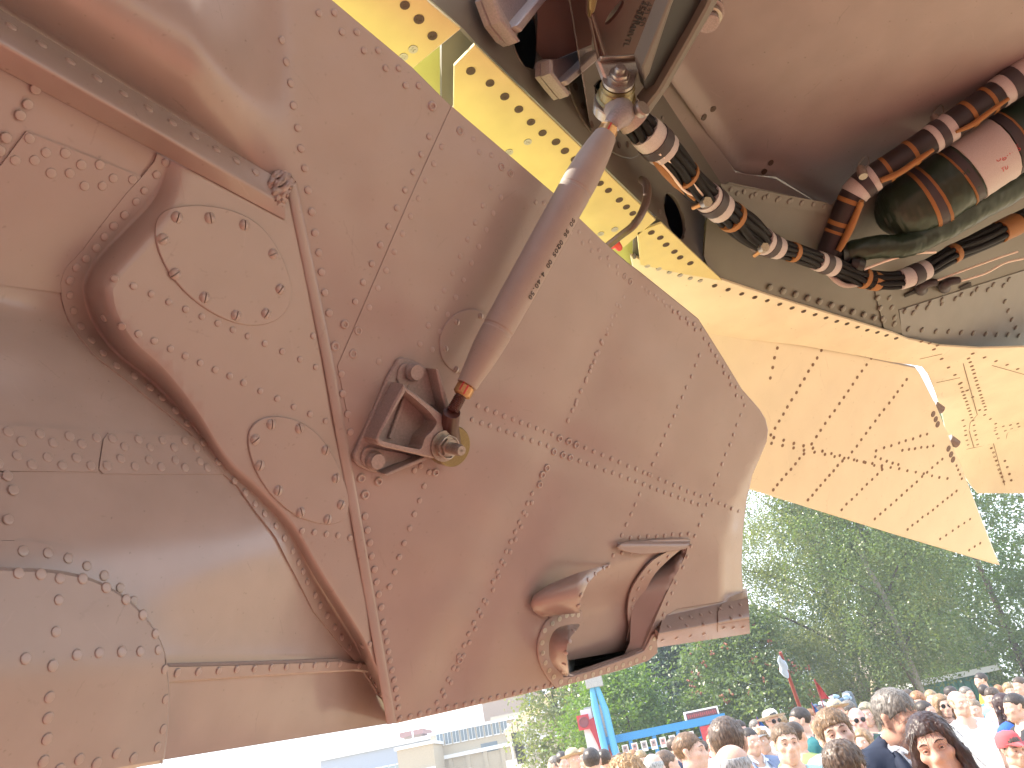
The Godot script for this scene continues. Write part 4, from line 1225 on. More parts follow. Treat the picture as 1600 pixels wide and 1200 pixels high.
	for q in [[1440, 312, 1452, 304], [1492, 276, 1503, 269], [1560, 230, 1572, 222]]: band_at(gb, G, q[0], q[1], q[2], q[3], "strap", M.clampband, 1.035)
	for q in [[1452, 304, 1456, 301], [1436, 315, 1440, 312], [1488, 279, 1492, 276], [1572, 222, 1576, 220]]: band_at(gb, G, q[0], q[1], q[2], q[3], "strap_edge", M.tan_tape, 1.04)
	band_at(gb, G, 1504, 268, 1556, 233, "paper_label", M.white_tape, 1.06)
	var lc := at(1532, 268, 1.955)
	var ld := (at(1560, 250, 1.95) - at(1520, 276, 1.96)).normalized()
	var ln := (eye - lc).normalized()
	var lg := at(1530, 250, 2.05)
	ln = (lc - lg - ld * (lc - lg).dot(ld)).normalized()
	lettering("ogneg", 0.016, lg + ld * 0.02 + ln * 0.0945, ld, ln, M.red_ink, gb)
	lettering("TU", 0.012, lg + (ld * 0.0 + ln.rotated(ld, 0.35) * 0.0945), ld, ln.rotated(ld, 0.35), M.red_ink, gb)
	var Hh := [1318, 402, 2.10, 22, 1335, 392, 2.09, 34, 1370, 386, 2.08, 36, 1410, 384, 2.08, 38, 1450, 366, 2.09, 44, 1510, 330, 2.1, 50, 1580, 290, 2.12, 52, 1680, 230, 2.14, 52]
	var hp := px_curve(Hh, 6)
	part("green_hose", wrinkled(hp[0], hp[1], 16, crease, 0.003), M.green_cover, aircraft, "dark green sleeved hose curving under the padded bottle")
	part("hose_nut", turned(at(1300, 400, 2.10), at(1320, 398, 2.10), [0, 0, 0, 0.02, 0.4, 0.03, 0.5, 0.036, 1, 0.03, 1, 0], 12), M.black, aircraft)
	part("hose_nut", turned(at(1328, 410, 2.08), at(1348, 416, 2.08), [0, 0, 0, 0.014, 0.5, 0.022, 1, 0.018, 1, 0], 12), M.black, aircraft)
	for w in [[1350, 421, 2.08, 4, 1390, 406, 2.08, 4, 1430, 396, 2.08, 4, 1462, 394, 2.10, 4], [1464, 438, 2.32, 3.4, 1510, 421, 2.32, 3.4, 1560, 403, 2.33, 3.4, 1590, 393, 2.34, 3.4], [1502, 439, 2.33, 3.4, 1540, 427, 2.33, 3.4, 1570, 411, 2.34, 3.4, 1600, 404, 2.35, 3.4], [1292, 424, 2.08, 8, 1306, 438, 2.08, 9, 1322, 446, 2.09, 8, 1345, 444, 2.1, 6]]:
		var wp := px_curve(w, 6)
		part("thin_pipe", tube(wp[0], wp[1], 8), M.wire if w[3] < 5 else M.seal, aircraft)
	for q in [[1442, 449], [1478, 446]]:
		part("elbow_fitting", tube(curve([depth_point(front, q[0] - 2, q[1] + 4), at(q[0] - 3, q[1], 2.34), at(q[0] + 6, q[1] - 6, 2.32), at(q[0] + 20, q[1] - 8, 2.32)], 4), range(13).map(func(i): return 0.018 - 0.0006 * i), 10), M.clampband, aircraft)
	for q in [[1412, 460, 1430, 451, 1430, 457, 1412, 464], [1498, 448, 1515, 440, 1516, 446, 1499, 452]]: part("stencil_bar", sheet(P(q), front, 30, 0.005, 0.002), M.ink, aircraft)
	# bent brown pipe across the sill and a small stub
	var pp := px_curve([1003, 281, 1.62, 13, 1010, 288, 1.59, 13, 1011, 306, 1.56, 13, 1004, 330, 1.54, 13, 990, 352, 1.53, 13, 970, 368, 1.54, 12, 950, 384, 1.56, 12], 6)
	part("bent_pipe", tube(pp[0], pp[1], 10), grain(mat(lin(0.16, 0.11, 0.09), 0.35, 0.3), M.black.albedo_texture, 14), aircraft, "bent brown pipe crossing the sill strip")

func wrinkled(pts: Array, rad: Array, seg: int, n: FastNoiseLite, amp: float) -> ArrayMesh:
	var st := SurfaceTool.new()
	st.begin(Mesh.PRIMITIVE_TRIANGLES)
	st.set_smooth_group(0)
	var rings := []
	var side := Vector3.ZERO
	var fine := []
	var fr := []
	for i in pts.size() - 1:
		for j in 4:
			fine.append((pts[i] as Vector3).lerp(pts[i + 1], j / 4.0))
			fr.append(lerpf(rad[i], rad[i + 1], j / 4.0))
	for i in fine.size():
		var t: Vector3 = ((fine[mini(i + 1, fine.size() - 1)] as Vector3) - (fine[maxi(i - 1, 0)] as Vector3)).normalized()
		if side == Vector3.ZERO: side = t.cross(Vector3.UP)
		side = (side - t * side.dot(t)).normalized()
		var up := t.cross(side)
		var ring := []
		for k in seg * 2:
			var a := TAU * k / (seg * 2)
			var d := side * cos(a) + up * sin(a)
			var p: Vector3 = fine[i] + d * fr[i]
			ring.append(p + d * amp * (n.get_noise_3d(p.x * 4, p.y * 9, p.z * 5) + 0.5 * n.get_noise_3d(p.x * 15, p.y * 20, p.z * 16)))
		rings.append(ring)
	for i in rings.size() - 1:
		var m: int = rings[i].size()
		for k in m:
			var j := (k + 1) % m
			for p in [rings[i][k], rings[i + 1][k], rings[i][j], rings[i][j], rings[i + 1][k], rings[i + 1][j]]: st.add_vertex(p)
	st.index()
	st.generate_normals()
	return st.commit()

# ---------------------------------------------------------------- lower skin, wing and hull
func build_wing() -> void:
	var low := func(x: float, y: float) -> float:
		var v: float = ray(x, y).y / 1.0
		return 0.5 * (v + 0.27 + sqrt(pow(v - 0.27, 2) + 0.0015))
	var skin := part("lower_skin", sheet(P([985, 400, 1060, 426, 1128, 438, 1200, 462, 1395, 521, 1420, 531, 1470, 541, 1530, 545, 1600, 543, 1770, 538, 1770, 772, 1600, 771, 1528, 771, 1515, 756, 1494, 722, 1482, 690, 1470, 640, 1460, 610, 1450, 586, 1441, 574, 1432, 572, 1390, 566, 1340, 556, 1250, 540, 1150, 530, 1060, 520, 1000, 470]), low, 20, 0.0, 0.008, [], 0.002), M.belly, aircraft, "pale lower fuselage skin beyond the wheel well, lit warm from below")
	var s := crossed(0.0066)
	row("screw", s, M.screw_pale, low, [1012, 415, 1094, 439], 6, skin, false, 0.001)
	row("dark_screw", s, M.screw_dark, low, [1116, 446, 1400, 528], 17, skin, false, 0.001)
	var d := disc_mesh(0.006)
	for q in [[1440, 533, 1465, 540, 3], [1459, 546, 1520, 620, 7], [1500, 600, 1518, 652, 11], [1514, 560, 1540, 640, 16], [1520, 552, 1590, 576, 5], [1505, 657, 1512, 695, 6], [1520, 657, 1527, 694, 6], [1555, 672, 1561, 690, 4], [1549, 700, 1568, 752, 9], [1570, 720, 1580, 750, 4], [1556, 668, 1590, 662, 4], [1570, 672, 1592, 666, 3], [1530, 640, 1556, 662, 4]]: row("dark_screw", d, M.screw_brown, low, q.slice(0, 4), q[4], skin, false, 0.001)
	for q in [[1505, 568, 1527, 648], [1527, 648, 1516, 660, 1514, 672, 1522, 700], [1510, 702, 1556, 692, 1572, 686, 1574, 676, 1600, 668], [1552, 692, 1570, 758], [1437, 561, 1472, 553], [1550, 571, 1600, 585], [1463, 598, 1500, 590]]: seam(low, q, skin)
	# tapering panel hanging from the skin towards the crowd
	var tp := inv_plane([1120, 510, 2.22, 1430, 570, 2.72, 1563, 884, 3.35])
	var wing_poly := P([1085, 498, 1200, 500, 1340, 553, 1432, 573, 1440, 584, 1464, 632, 1500, 720, 1520, 770, 1564, 884, 1555, 882, 1400, 836, 1168, 764, 1140, 700])
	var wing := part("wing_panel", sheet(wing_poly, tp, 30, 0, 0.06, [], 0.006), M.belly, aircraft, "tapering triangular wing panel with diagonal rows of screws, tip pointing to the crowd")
	var dd := disc_mesh(0.0056)
	for q in [[1222, 512, 1203, 590, 6], [1290, 537, 1204, 680, 14], [1361, 560, 1268, 693, 14], [1417, 593, 1331, 706, 13], [1209, 684, 1378, 730, 13], [1205, 693, 1480, 748, 20], [1256, 709, 1208, 765, 8], [1316, 720, 1262, 781, 9], [1378, 734, 1315, 796, 9], [1472, 717, 1367, 811, 14], [1495, 767, 1418, 827, 11], [1516, 811, 1469, 842, 6], [1532, 849, 1514, 859, 3], [1369, 704, 1449, 678, 8], [1410, 703, 1458, 697, 6], [1367, 714, 1404, 726, 5], [1494, 728, 1503, 748, 4]]: row("dark_screw", dd, M.screw_brown, tp, q.slice(0, 4), q[4], wing, false, 0.0005)
	var big := disc_mesh(0.012)
	dots("big_screw", big, grain(mat(lin(0.20, 0.13, 0.11), 0.5), M.black.albedo_texture, 14), tp, [1458, 647, 1462, 655, 1465, 663, 1482, 701, 1486, 710, 1489, 718], wing, true, 0.0005)
	seam(tp, [1100, 507, 1200, 501], wing)
	for q in [[1466, 637, 1467, 642], [1490, 690, 1493, 696]]: part("hinge_fitting", tube([at(q[0] - 8, q[1] - 4, 2.98), at(q[0] + 6, q[1] + 4, 2.98)], [0.02, 0.016], 10), M.cast, aircraft)
	# the hull over the well and an unseen belly slab behind the camera, enlarged for its shade
	var roof := inv_level(1.42)
	var hull := SurfaceTool.new()
	hull.begin(Mesh.PRIMITIVE_TRIANGLES)
	add_hull(hull)
	part("hull", hull.commit(), M.paint_old, aircraft)

func add_hull(st: SurfaceTool) -> void:
	# rounded fuselage shell above the well (open below) and an enlarged belly slab over the camera
	var n := 14
	var ring := func(z: float, w: float, h: float) -> Array:
		var o := []
		for i in n + 1:
			var a := PI * i / n
			o.append(Vector3(1.75 - cos(a) * w, 2.78 + pow(sin(a), 0.7) * h, z))
		return o
	var rings := [ring.call(-2.9, 0.9, 0.5), ring.call(-2.2, 1.2, 0.75), ring.call(-1.2, 1.5, 0.8), ring.call(0.4, 1.7, 0.85), ring.call(4.2, 1.7, 0.9)]
	st.set_smooth_group(0)
	for i in rings.size() - 1:
		for k in n:
			for p in [rings[i][k], rings[i + 1][k], rings[i][k + 1], rings[i][k + 1], rings[i + 1][k], rings[i + 1][k + 1]]: st.add_vertex(p)
	st.generate_normals()
	add_box(st, Transform3D(Basis(), Vector3(-1.0, 2.80, 3.0)), Vector3(8.6, 0.03, 6.6))  # unseen flat belly slab, enlarged to shade the ground and darken reflections

func disc_mesh(r: float) -> ArrayMesh:
	return lathe([Vector2(r, -0.001), Vector2(r, 0.0008), Vector2(r * 0.5, 0.0008), Vector2(r * 0.3, -0.0002), Vector2(0, -0.0002)], 10)

func seam(inv: Callable, a: Array, parent: Node) -> void:   # the raised edge of a lapped sheet, a millimetre high
	var pts := []
	var rr := []
	for i in range(0, a.size(), 2):
		pts.append(depth_point(inv, a[i], a[i + 1]))
		rr.append(0.0014)
	part("seam", tube(pts, rr, 5), M.screw_brown, parent)

# ---------------------------------------------------------------- the place behind
func wp(x: float, y: float, d: float) -> Vector3:   # where the ray through a point of the photograph meets the upright plane d metres ahead
	var r := ray(x, y)
	return eye + r * (d / -r.z)

func boxed(called: String, lo: Vector3, hi: Vector3, m: Material, parent: Node, label := "") -> MeshInstance3D:
	var o := part(called, box(hi - lo), m, parent, label)
	o.position = (lo + hi) / 2
	return o

func build_setting() -> void:
	var pm := PlaneMesh.new()
	pm.size = Vector2(600, 600)
	tag(part("ground", pm, M.ground, self), "", "", "", "structure")
	var pave := part("paving", box(Vector3(22, 0.05, 15.5)), M.paving, self)
	pave.position = Vector3(-6, -0.02, 6.2)
	tag(pave, "", "", "", "structure")
	build_buildings()
	build_board()
	build_added_block()
	build_trees()
	build_small()

func build_buildings() -> void:
	M.plaster = grain(mat(lin(0.50, 0.43, 0.32), 0.9), M.seal.albedo_texture, 0.5)
	M.plaster_blue = grain(mat(lin(0.36, 0.41, 0.50), 0.9), M.seal.albedo_texture, 0.5)
	M.brick_wall = grain(mat(lin(0.40, 0.27, 0.19), 0.9), M.seal.albedo_texture, 0.6)
	M.pane = mat(lin(0.10, 0.13, 0.15), 0.08)
	M.frame = mat(lin(0.7, 0.72, 0.74), 0.6)
	M.roofing = mat(lin(0.25, 0.12, 0.10), 0.8)
	M.teal = grain(mat(lin(0.05, 0.22, 0.17), 0.7), M.seal.albedo_texture, 0.7)
	# cream works building with a band of windows
	var d := 62.0
	var a := wp(672, 1150, d)
	var b := wp(830, 1110, d)
	var hall := thing("works_building", Vector3((a.x + b.x) / 2, 0, -d), "long cream building with a band of nine windows left of the trees", "building")
	var t := func(p: Vector3) -> Vector3: return p - hall.position
	boxed("wall", t.call(Vector3(a.x, 0, -d - 14)), t.call(Vector3(b.x + 6, a.y, -d)), M.plaster, hall)
	var k := wp(783, 1117, d)
	boxed("upper_wall", t.call(Vector3(wp(725, 1134, d).x, a.y, -d - 13)), t.call(Vector3(b.x + 6, k.y - 0.6, -d - 0.4)), M.plaster, hall)
	boxed("upper_wall", t.call(Vector3(wp(765, 1120, d).x, k.y - 0.6, -d - 13)), t.call(Vector3(b.x + 6, k.y, -d - 0.4)), M.plaster, hall)
	boxed("cornice", t.call(Vector3(a.x - 0.15, a.y, -d - 14)), t.call(Vector3(b.x + 6, a.y + 0.18, -d + 0.15)), M.frame, hall)
	var w0 := wp(684, 1167, d)
	var w1 := wp(684, 1159, d)
	var xe := wp(796, 1140, d).x
	for i in 9:
		var x0 := lerpf(w0.x, xe, i / 9.0)
		var x1 := lerpf(w0.x, xe, (i + 0.82) / 9.0)
		var f := boxed("window", t.call(Vector3(x0, w0.y, -d - 0.1)), t.call(Vector3(x1, w1.y + 0.55, -d + 0.10)), M.frame, hall)
		var hs := Vector3(x1 - x0, w1.y + 0.55 - w0.y, 0.2) / 2
		for c in 2:
			var gx := (-0.5 + c) * hs.x
			boxed("pane", Vector3(gx - hs.x * 0.42, -hs.y * 0.86, hs.z - 0.02), Vector3(gx + hs.x * 0.42, hs.y * 0.86, hs.z + 0.012), M.pane, f)
	var oc := wp(765, 1167, d)
	boxed("vent_opening", t.call(Vector3(oc.x - 0.6, oc.y - 0.3, -d - 0.05)), t.call(Vector3(oc.x + 0.6, oc.y + 0.3, -d + 0.04)), M.pane, hall)
	for i in 7: boxed("pilaster", t.call(Vector3(lerpf(a.x, b.x, i / 6.0) - 0.15, 0, -d)), t.call(Vector3(lerpf(a.x, b.x, i / 6.0) + 0.15, w0.y - 0.9, -d + 0.12)), M.plaster, hall)
	boxed("ledge", t.call(Vector3(a.x, w0.y - 0.9, -d)), t.call(Vector3(b.x + 5, w0.y - 0.65, -d + 0.2)), M.frame, hall)
	# annex and grey blue wing
	var c0 := wp(620, 1173, 58.0)
	var an := thing("annex", Vector3(c0.x, 0, -58), "low cream annex between grey blue hall and window band", "building")
	var ax := wp(676, 1160, 58.0).x - c0.x
	boxed("wall", Vector3(0, 0, -9), Vector3(ax, c0.y, 0), M.plaster, an)
	boxed("roof_edge", Vector3(-0.15, c0.y, -9), Vector3(ax + 0.1, c0.y + 0.2, 0.15), M.frame, an)
	boxed("base_band", Vector3(0, c0.y - 1.6, 0), Vector3(ax, c0.y - 1.4, 0.1), M.frame, an)
	var e0 := wp(500, 1190, 70.0)
	var e1 := wp(626, 1164, 70.0)
	var gh := thing("grey_blue_hall", Vector3(e0.x, 0, -70), "pale grey blue hall with a lit strip of glazing at the far left", "building")
	var gw := e1.x - e0.x
	boxed("wall", Vector3(0, 0, -12), Vector3(gw + 3, e1.y, 0), M.plaster_blue, gh)
	boxed("parapet", Vector3(-0.2, e1.y, -12), Vector3(gw + 3.2, e1.y + 0.3, 0.2), M.frame, gh)
	for i in 9:
		var f := boxed("window", Vector3(2.2 + i * (gw - 1.6) / 9, e1.y - 2.6, -0.1), Vector3(2.2 + (i + 0.88) * (gw - 1.6) / 9, e1.y - 1.3, 0.1), M.frame, gh)
		var hx := (gw - 1.6) / 9 * 0.44
		boxed("pane", Vector3(-hx * 0.9, -0.55, 0.08), Vector3(hx * 0.9, 0.55, 0.115), grain(mat(lin(0.3, 0.4, 0.42), 0.2), M.seal.albedo_texture, 0.6), f)
	for i in 5: boxed("roof_post", Vector3(1 + i * 2.2, e1.y + 0.3, -1), Vector3(1.1 + i * 2.2, e1.y + 0.9, -0.9), M.frame, gh)
	var h0 := wp(632, 1160, 74.0)
	var h1 := wp(657, 1147, 74.0)
	var sh := thing("roof_shed", Vector3(h0.x, 0, -74), "small red brown roof hut rising behind the annex", "building")
	boxed("wall", Vector3(0, 0, -4), Vector3(h1.x - h0.x, h1.y, 0), M.brick_wall, sh)
	boxed("roof", Vector3(-0.3, h1.y, -4.3), Vector3(h1.x - h0.x + 0.3, h1.y + 0.4, 0.3), M.roofing, sh)
	var g0 := wp(755, 1116, 80.0)
	var g1 := wp(838, 1088, 80.0)
	var bb := thing("brick_block", Vector3(g0.x, 0, -80), "tall tan brick block rising behind the cream building", "building")
	boxed("wall", Vector3(0, 0, -12), Vector3(g1.x - g0.x, g0.y + 1.6, 0), M.brick_wall, bb)
	boxed("parapet", Vector3(-0.2, g0.y + 1.6, -12), Vector3(g1.x - g0.x + 0.2, g0.y + 1.9, 0.2), M.plaster, bb)
	var dp := wp(829, 1102, 80.0) - bb.position
	boxed("downpipe", Vector3(dp.x - 0.18, 0, 0), Vector3(dp.x + 0.18, g0.y + 1.5, 0.3), mat(lin(0.16, 0.26, 0.5), 0.5), bb)
	# teal garage and the pale house behind the trees
	var q0 := wp(1470, 1085, 30.0)
	var q1 := wp(1540, 1046, 30.0)
	var ga := thing("garage", Vector3(q0.x, 0, -30), "green metal garage under the trees at the right", "building")
	var gwid := q1.x - q0.x
	boxed("wall", Vector3(0, 0, -5), Vector3(gwid, q1.y - 0.1, 0), M.teal, ga)
	boxed("roof", Vector3(-0.3, q1.y - 0.1, -5.2), Vector3(gwid + 0.3, q1.y + 0.08, 0.3), M.frame, ga)
	for i in 8: boxed("seam", Vector3(i * gwid / 8, 0, 0), Vector3(i * gwid / 8 + 0.05, q1.y - 0.15, 0.05), M.teal, ga)
	var p0 := wp(1372, 1075, 36.0)
	var p1 := wp(1440, 1035, 36.0)
	var ho := thing("pale_house", Vector3(p0.x, 0, -36), "pale house with sunlit roof half hidden behind the big birch", "building")
	boxed("wall", Vector3(0, 0, -6), Vector3(p1.x - p0.x + 3, p0.y + 0.6, 0), M.plaster, ho)
	var rf := part("roof", box(Vector3(p1.x - p0.x + 4, 0.12, 4.6)), grain(mat(lin(0.5, 0.42, 0.38), 0.8), M.seal.albedo_texture, 1.0), ho)
	rf.transform = Transform3D(Basis(Vector3.RIGHT, 0.55), Vector3((p1.x - p0.x + 3) / 2, p0.y + 1.7, -1.7))

func build_board() -> void:
	# blue board of portraits with a concrete pylon
	M.blue = grain(mat(lin(0.03, 0.27, 0.62), 0.5), M.seal.albedo_texture, 1.2)
	M.concrete = grain(mat(lin(0.42, 0.42, 0.41), 0.9), M.seal.albedo_texture, 0.8)
	var d := 24.0
	var a := wp(945, 1152, d)
	var b := wp(1126, 1106, d)
	var bd := thing("portrait_board", Vector3(a.x, 0, -d), "blue board with two rows of framed portraits and a beam along its top", "board")
	var w := b.x - a.x
	var top := a.y
	boxed("top_beam", Vector3(-0.1, top - 0.2, -0.12), Vector3(w, top, 0.12), M.blue, bd)
	boxed("lower_rail", Vector3(0, top - 1.05, -0.05), Vector3(w, top - 0.93, 0.08), M.blue, bd)
	boxed("rail", Vector3(0, top - 0.50, -0.03), Vector3(w, top - 0.46, 0.05), M.blue, bd)
	boxed("rail", Vector3(0, top - 0.70, -0.03), Vector3(w, top - 0.67, 0.05), M.blue, bd)
	for i in 6: boxed("post", Vector3(i * w / 5 - 0.05, 0, -0.09), Vector3(i * w / 5 + 0.05, top, 0.09), M.blue, bd)
	var photo := mat(lin(0.10, 0.09, 0.10), 0.5)
	var card := mat(lin(0.70, 0.68, 0.66), 0.6)
	for r in 2:
		for i in (9 if r == 0 else 10):
			var x := 0.22 + i * 0.262 + r * 0.06
			var y: float = top - (0.28 if r == 0 else 0.66)
			var f := boxed("portrait", Vector3(x - 0.085, y - 0.26, 0.09), Vector3(x + 0.085, y, 0.12), card, bd)
			part("picture", box(Vector3(0.115, 0.15, 0.006)), grain(mat(lin(0.35 + 0.1 * (i % 3), 0.3, 0.3), 0.5), M.seal.albedo_texture, 6), f).position = Vector3(0, 0.02, 0.018)
			var hd := part("head_shape", lathe([Vector2(0.03, -0.002), Vector2(0.03, 0.003), Vector2(0, 0.004)], 10), photo, f)
			hd.transform = Transform3D(Basis(Vector3.RIGHT, PI / 2), Vector3(0, 0.035, 0.0215))
	var pn := wp(1108, 1140, d) - bd.position
	boxed("red_panel", Vector3(pn.x - 0.25, top - 1.0, 0.09), Vector3(pn.x + 0.35, top - 0.22, 0.13), mat(lin(0.42, 0.03, 0.04), 0.5), bd)
	var sg := thing("display_sign", wp(1096, 1116, d), "narrow dark red display sign in a white frame on the blue board", "sign")
	part("frame", box(Vector3(0.95, 0.27, 0.12)), M.frame, sg)
	part("screen", box(Vector3(0.86, 0.18, 0.02)), mat(lin(0.10, 0.03, 0.04), 0.4), sg).position.z = 0.062
	for i in 14: part("segment", box(Vector3(0.035, 0.10 - 0.02 * (i % 3), 0.008)), mat(lin(0.30, 0.05, 0.06), 0.5), sg).position = Vector3(-0.38 + i * 0.058, 0, 0.074)
	part("bracket", box(Vector3(0.2, 0.2, 0.06)), M.blue, sg).position = Vector3(-0.05, -0.2, 0)
	var p0 := wp(912, 1106, d)
	var p1 := wp(946, 1103, d)
	var py := thing("pylon", Vector3(p0.x, 0, -d), "grey concrete pylon with red diagonal beam and round red emblem", "pylon")
	var pw := p1.x - p0.x
	boxed("shaft", Vector3(0.0, 0, -0.5), Vector3(pw, p0.y, 0.0), M.concrete, py)
	boxed("white_edge", Vector3(-0.12, 0, -0.4), Vector3(pw * 0.3, p0.y - 0.05, 0.06), mat(lin(0.66, 0.66, 0.66), 0.8), py)
	for i in 4: boxed("joint", Vector3(pw * 0.3, 0.6 + i * 0.6, -0.4), Vector3(pw - 0.01, 0.62 + i * 0.6, 0.006), mat(lin(0.25, 0.25, 0.25), 0.9), py)
	var red := mat(lin(0.48, 0.03, 0.04), 0.5)
	var s0 := wp(922, 1124, d) - py.position
	var s1 := wp(952, 1186, d) - py.position
	var bm := part("red_beam", box(Vector3(0.24, s0.distance_to(s1), 0.08)), red, py)
	bm.transform = Transform3D(Basis(Quaternion(Vector3.UP, (s0 - s1).normalized())), (s0 + s1) / 2 + Vector3(0, 0, 0.12))
	var ec := wp(912, 1129, d) - py.position
	var em := part("emblem_panel", box(Vector3(0.34, 0.38, 0.05)), red, py)
	em.position = ec + Vector3(0, 0, 0.18)
	var ring := part("ring", lathe([Vector2(0.14, 0), Vector2(0.14, 0.03), Vector2(0.11, 0.03), Vector2(0.11, 0.012), Vector2(0, 0.012)], 20), mat(lin(0.20, 0.04, 0.05), 0.5), em)
	ring.transform = Transform3D(Basis(Vector3.RIGHT, PI / 2), Vector3(0, 0, 0.026))
	var tw := thing("blue_mast", wp(940, 1106, d - 0.5) * Vector3(1, 0, 1), "pair of light blue mast legs joined at the top beside the pylon", "mast")
	var tb := wp(928, 1062, d - 0.5) - tw.position
	for q in [[930, 1104, 924, 1068], [946, 1110, 929, 1064]]:
		var x0 := wp(q[0], q[1], d - 0.5) - tw.position
		var x1 := wp(q[2], q[3], d - 0.5) - tw.position
		part("leg", tube([Vector3(x0.x + 0.05, 0, 0), x0, x1], [0.1, 0.1, 0.07], 10), grain(mat(lin(0.10, 0.42, 0.72), 0.5), M.seal.albedo_texture, 1.2), tw)
	boxed("head_piece", tb + Vector3(-0.25, -0.2, -0.15), tb + Vector3(0.22, 0.35, 0.15), M.concrete, tw)

func build_small() -> void:
	# loudspeakers hung on a truss tower, canopy, flags
	var d := 40.0
	var a := wp(808, 1140, d)
	var tr := thing("truss_tower", Vector3(a.x, 0, -d), "white truss tower carrying a dark column of loudspeakers", "stage tower")
	var ht := a.y + 0.4
	for x in [-0.35, 0.35]:
		for z in [-0.35, 0.35]: part("upright", tube([Vector3(x + 0.6, 0, z), Vector3(x + 0.6, ht, z)], [0.05, 0.05], 6), M.frame, tr)
	for i in 12: part("brace", tube([Vector3(0.25 if i % 2 else 0.95, i * ht / 12, 0.35), Vector3(0.95 if i % 2 else 0.25, (i + 1) * ht / 12, 0.35)], [0.03, 0.03], 5), M.frame, tr)
	boxed("banner", Vector3(-0.75, 0, -0.1), Vector3(0.2, ht - 1.6, 0.1), mat(lin(0.75, 0.75, 0.76), 0.7), tr)
	var sp := thing("loudspeaker_column", Vector3(a.x - 0.05, a.y - 1.45, -d + 0.5), "curved column of black loudspeakers hanging from the truss tower", "loudspeaker")
	for i in 5: part("cabinet", box(Vector3(0.42, 0.24, 0.35)), M.black, sp).transform = Transform3D(Basis(Vector3.RIGHT, 0.06 * i), Vector3(0.02 * i, 1.2 - i * 0.26, 0.02 * i))
	for x in [-0.12, 0.12]: part("hanger", tube([Vector3(x, 1.3, 0), Vector3(x, 1.75, -0.2)], [0.02, 0.02], 5), M.black, sp)
	var c := wp(838, 1108, d + 2)
	var cn := thing("stage_canopy", Vector3(c.x, 0, c.z), "bright white stage canopy between the loudspeakers and the left hand tree", "canopy")
	var cm := []
	for i in 9:
		var line := []
		for j in 9: line.append(Vector3(c.x - 1.6 + j * 0.45, c.y - 1.0 + 1.5 * sin(PI * 0.5 * j / 8.0) + 0.2 * cos(i * 0.8), c.z - 2 + i * 0.5))
		cm.append(line)
	var cloth_m := part("cloth", loft(cm, 0.02), mat(lin(0.78, 0.78, 0.78), 0.7), cn)
	cloth_m.position = -cn.position
	for x in [-1.5, 2.0]: part("pole", tube([Vector3(x, 0, 0), Vector3(x, c.y - 0.4, 0)], [0.05, 0.05], 6), M.frame, cn)
	var te := wp(675, 1200, 30.0)
	var t2 := wp(790, 1194, 30.0)
	var tn := thing("white_tent", Vector3((te.x + t2.x) / 2, 0, -30), "flat white tent roof just showing at the bottom edge", "tent")
	var half := (t2.x - te.x) / 2
	part("roof", lathe([Vector2(half, t2.y - 0.5), Vector2(half * 0.5, t2.y - 0.12), Vector2(0.05, t2.y + 0.1)], 24), mat(lin(0.76, 0.76, 0.78), 0.7), tn)
	for k in 4: part("pole", tube([Vector3(cos(k * PI / 2) * half * 0.9, 0, sin(k * PI / 2) * half * 0.9), Vector3(cos(k * PI / 2) * half * 0.9, t2.y - 0.4, sin(k * PI / 2) * half * 0.9)], [0.04, 0.04], 6), M.frame, tn)
	var redm := mat(lin(0.22, 0.05, 0.04), 0.6)
	var f0 := at(1253, 1114, 9.0)
	var f1 := at(1219, 1019, 9.0)
	var fl := thing("flag_pole", Vector3(f0.x, 0, f0.z), "dark red pole carried above the crowd with a furled flag near its top", "flag")
	var off := fl.position
	part("pole", tube([f0 - off - (f1 - f0) * 0.4, f1 - off], [0.024, 0.018], 8), redm, fl)
	var furl := []
	for i in 7: furl.append(f1.lerp(f0, 0.06 + i * 0.06) - off + Vector3(-0.03 - 0.012 * sin(i * 1.9), 0, 0.02))
	part("furled_flag", tube(furl, [0.012, 0.03, 0.045, 0.05, 0.045, 0.035, 0.012], 9), grain(mat(lin(0.45, 0.55, 0.66), 0.8), M.seal.albedo_texture, 9), fl)
	for q in [[1272, 1061, 1284, 1092, 10.5, [0.42, 0.05, 0.06], "small red pennant beside the mottled canopy"], [1182, 1120, 1190, 1142, 11.0, [0.03, 0.16, 0.55], "small blue pennant above the crowd under the rowan tree"], [1268, 1098, 1277, 1124, 10.0, [0.05, 0.22, 0.62], "small blue pennant at the left end of the mottled canopy"]]:
		var p0 := at(q[0], q[1], q[4])
		var p1 := at(q[2], q[3], q[4])
		var pe := thing("pennant", Vector3(p1.x, 0, p1.z), q[6], "flag", "pennants over the crowd")
		part("stick", tube([Vector3(0, 1.2, 0), p0 - pe.position], [0.010, 0.008], 6), redm, pe)
		var rows := []
		for i in 6:
			var u := i / 5.0
			var m := p0.lerp(p1, u)
			var line := []
			for j in 5: line.append(m + Vector3(0.11 * u * j / 4.0 + 0.004 * sin(i * 2.0 + j), -0.02 * j / 4.0, 0.02 * sin(j * 1.7 + i)) - pe.position)
			rows.append(line)
		part("cloth", loft(rows, 0.004), mat(lin(q[5][0], q[5][1], q[5][2]), 0.8), pe)
	var m0 := at(1298, 1104, 12.0)
	var mc := thing("mottled_canopy", Vector3(m0.x, 0, m0.z), "blue and white mottled canopy above the straw hat", "canopy")
	var tones := [mat(lin(0.62, 0.70, 0.76), 0.8), mat(lin(0.10, 0.16, 0.24), 0.8), mat(lin(0.30, 0.42, 0.52), 0.8), mat(lin(0.16, 0.08, 0.12), 0.8)]
	var r2 := RandomNumberGenerator.new()
	r2.seed = 3
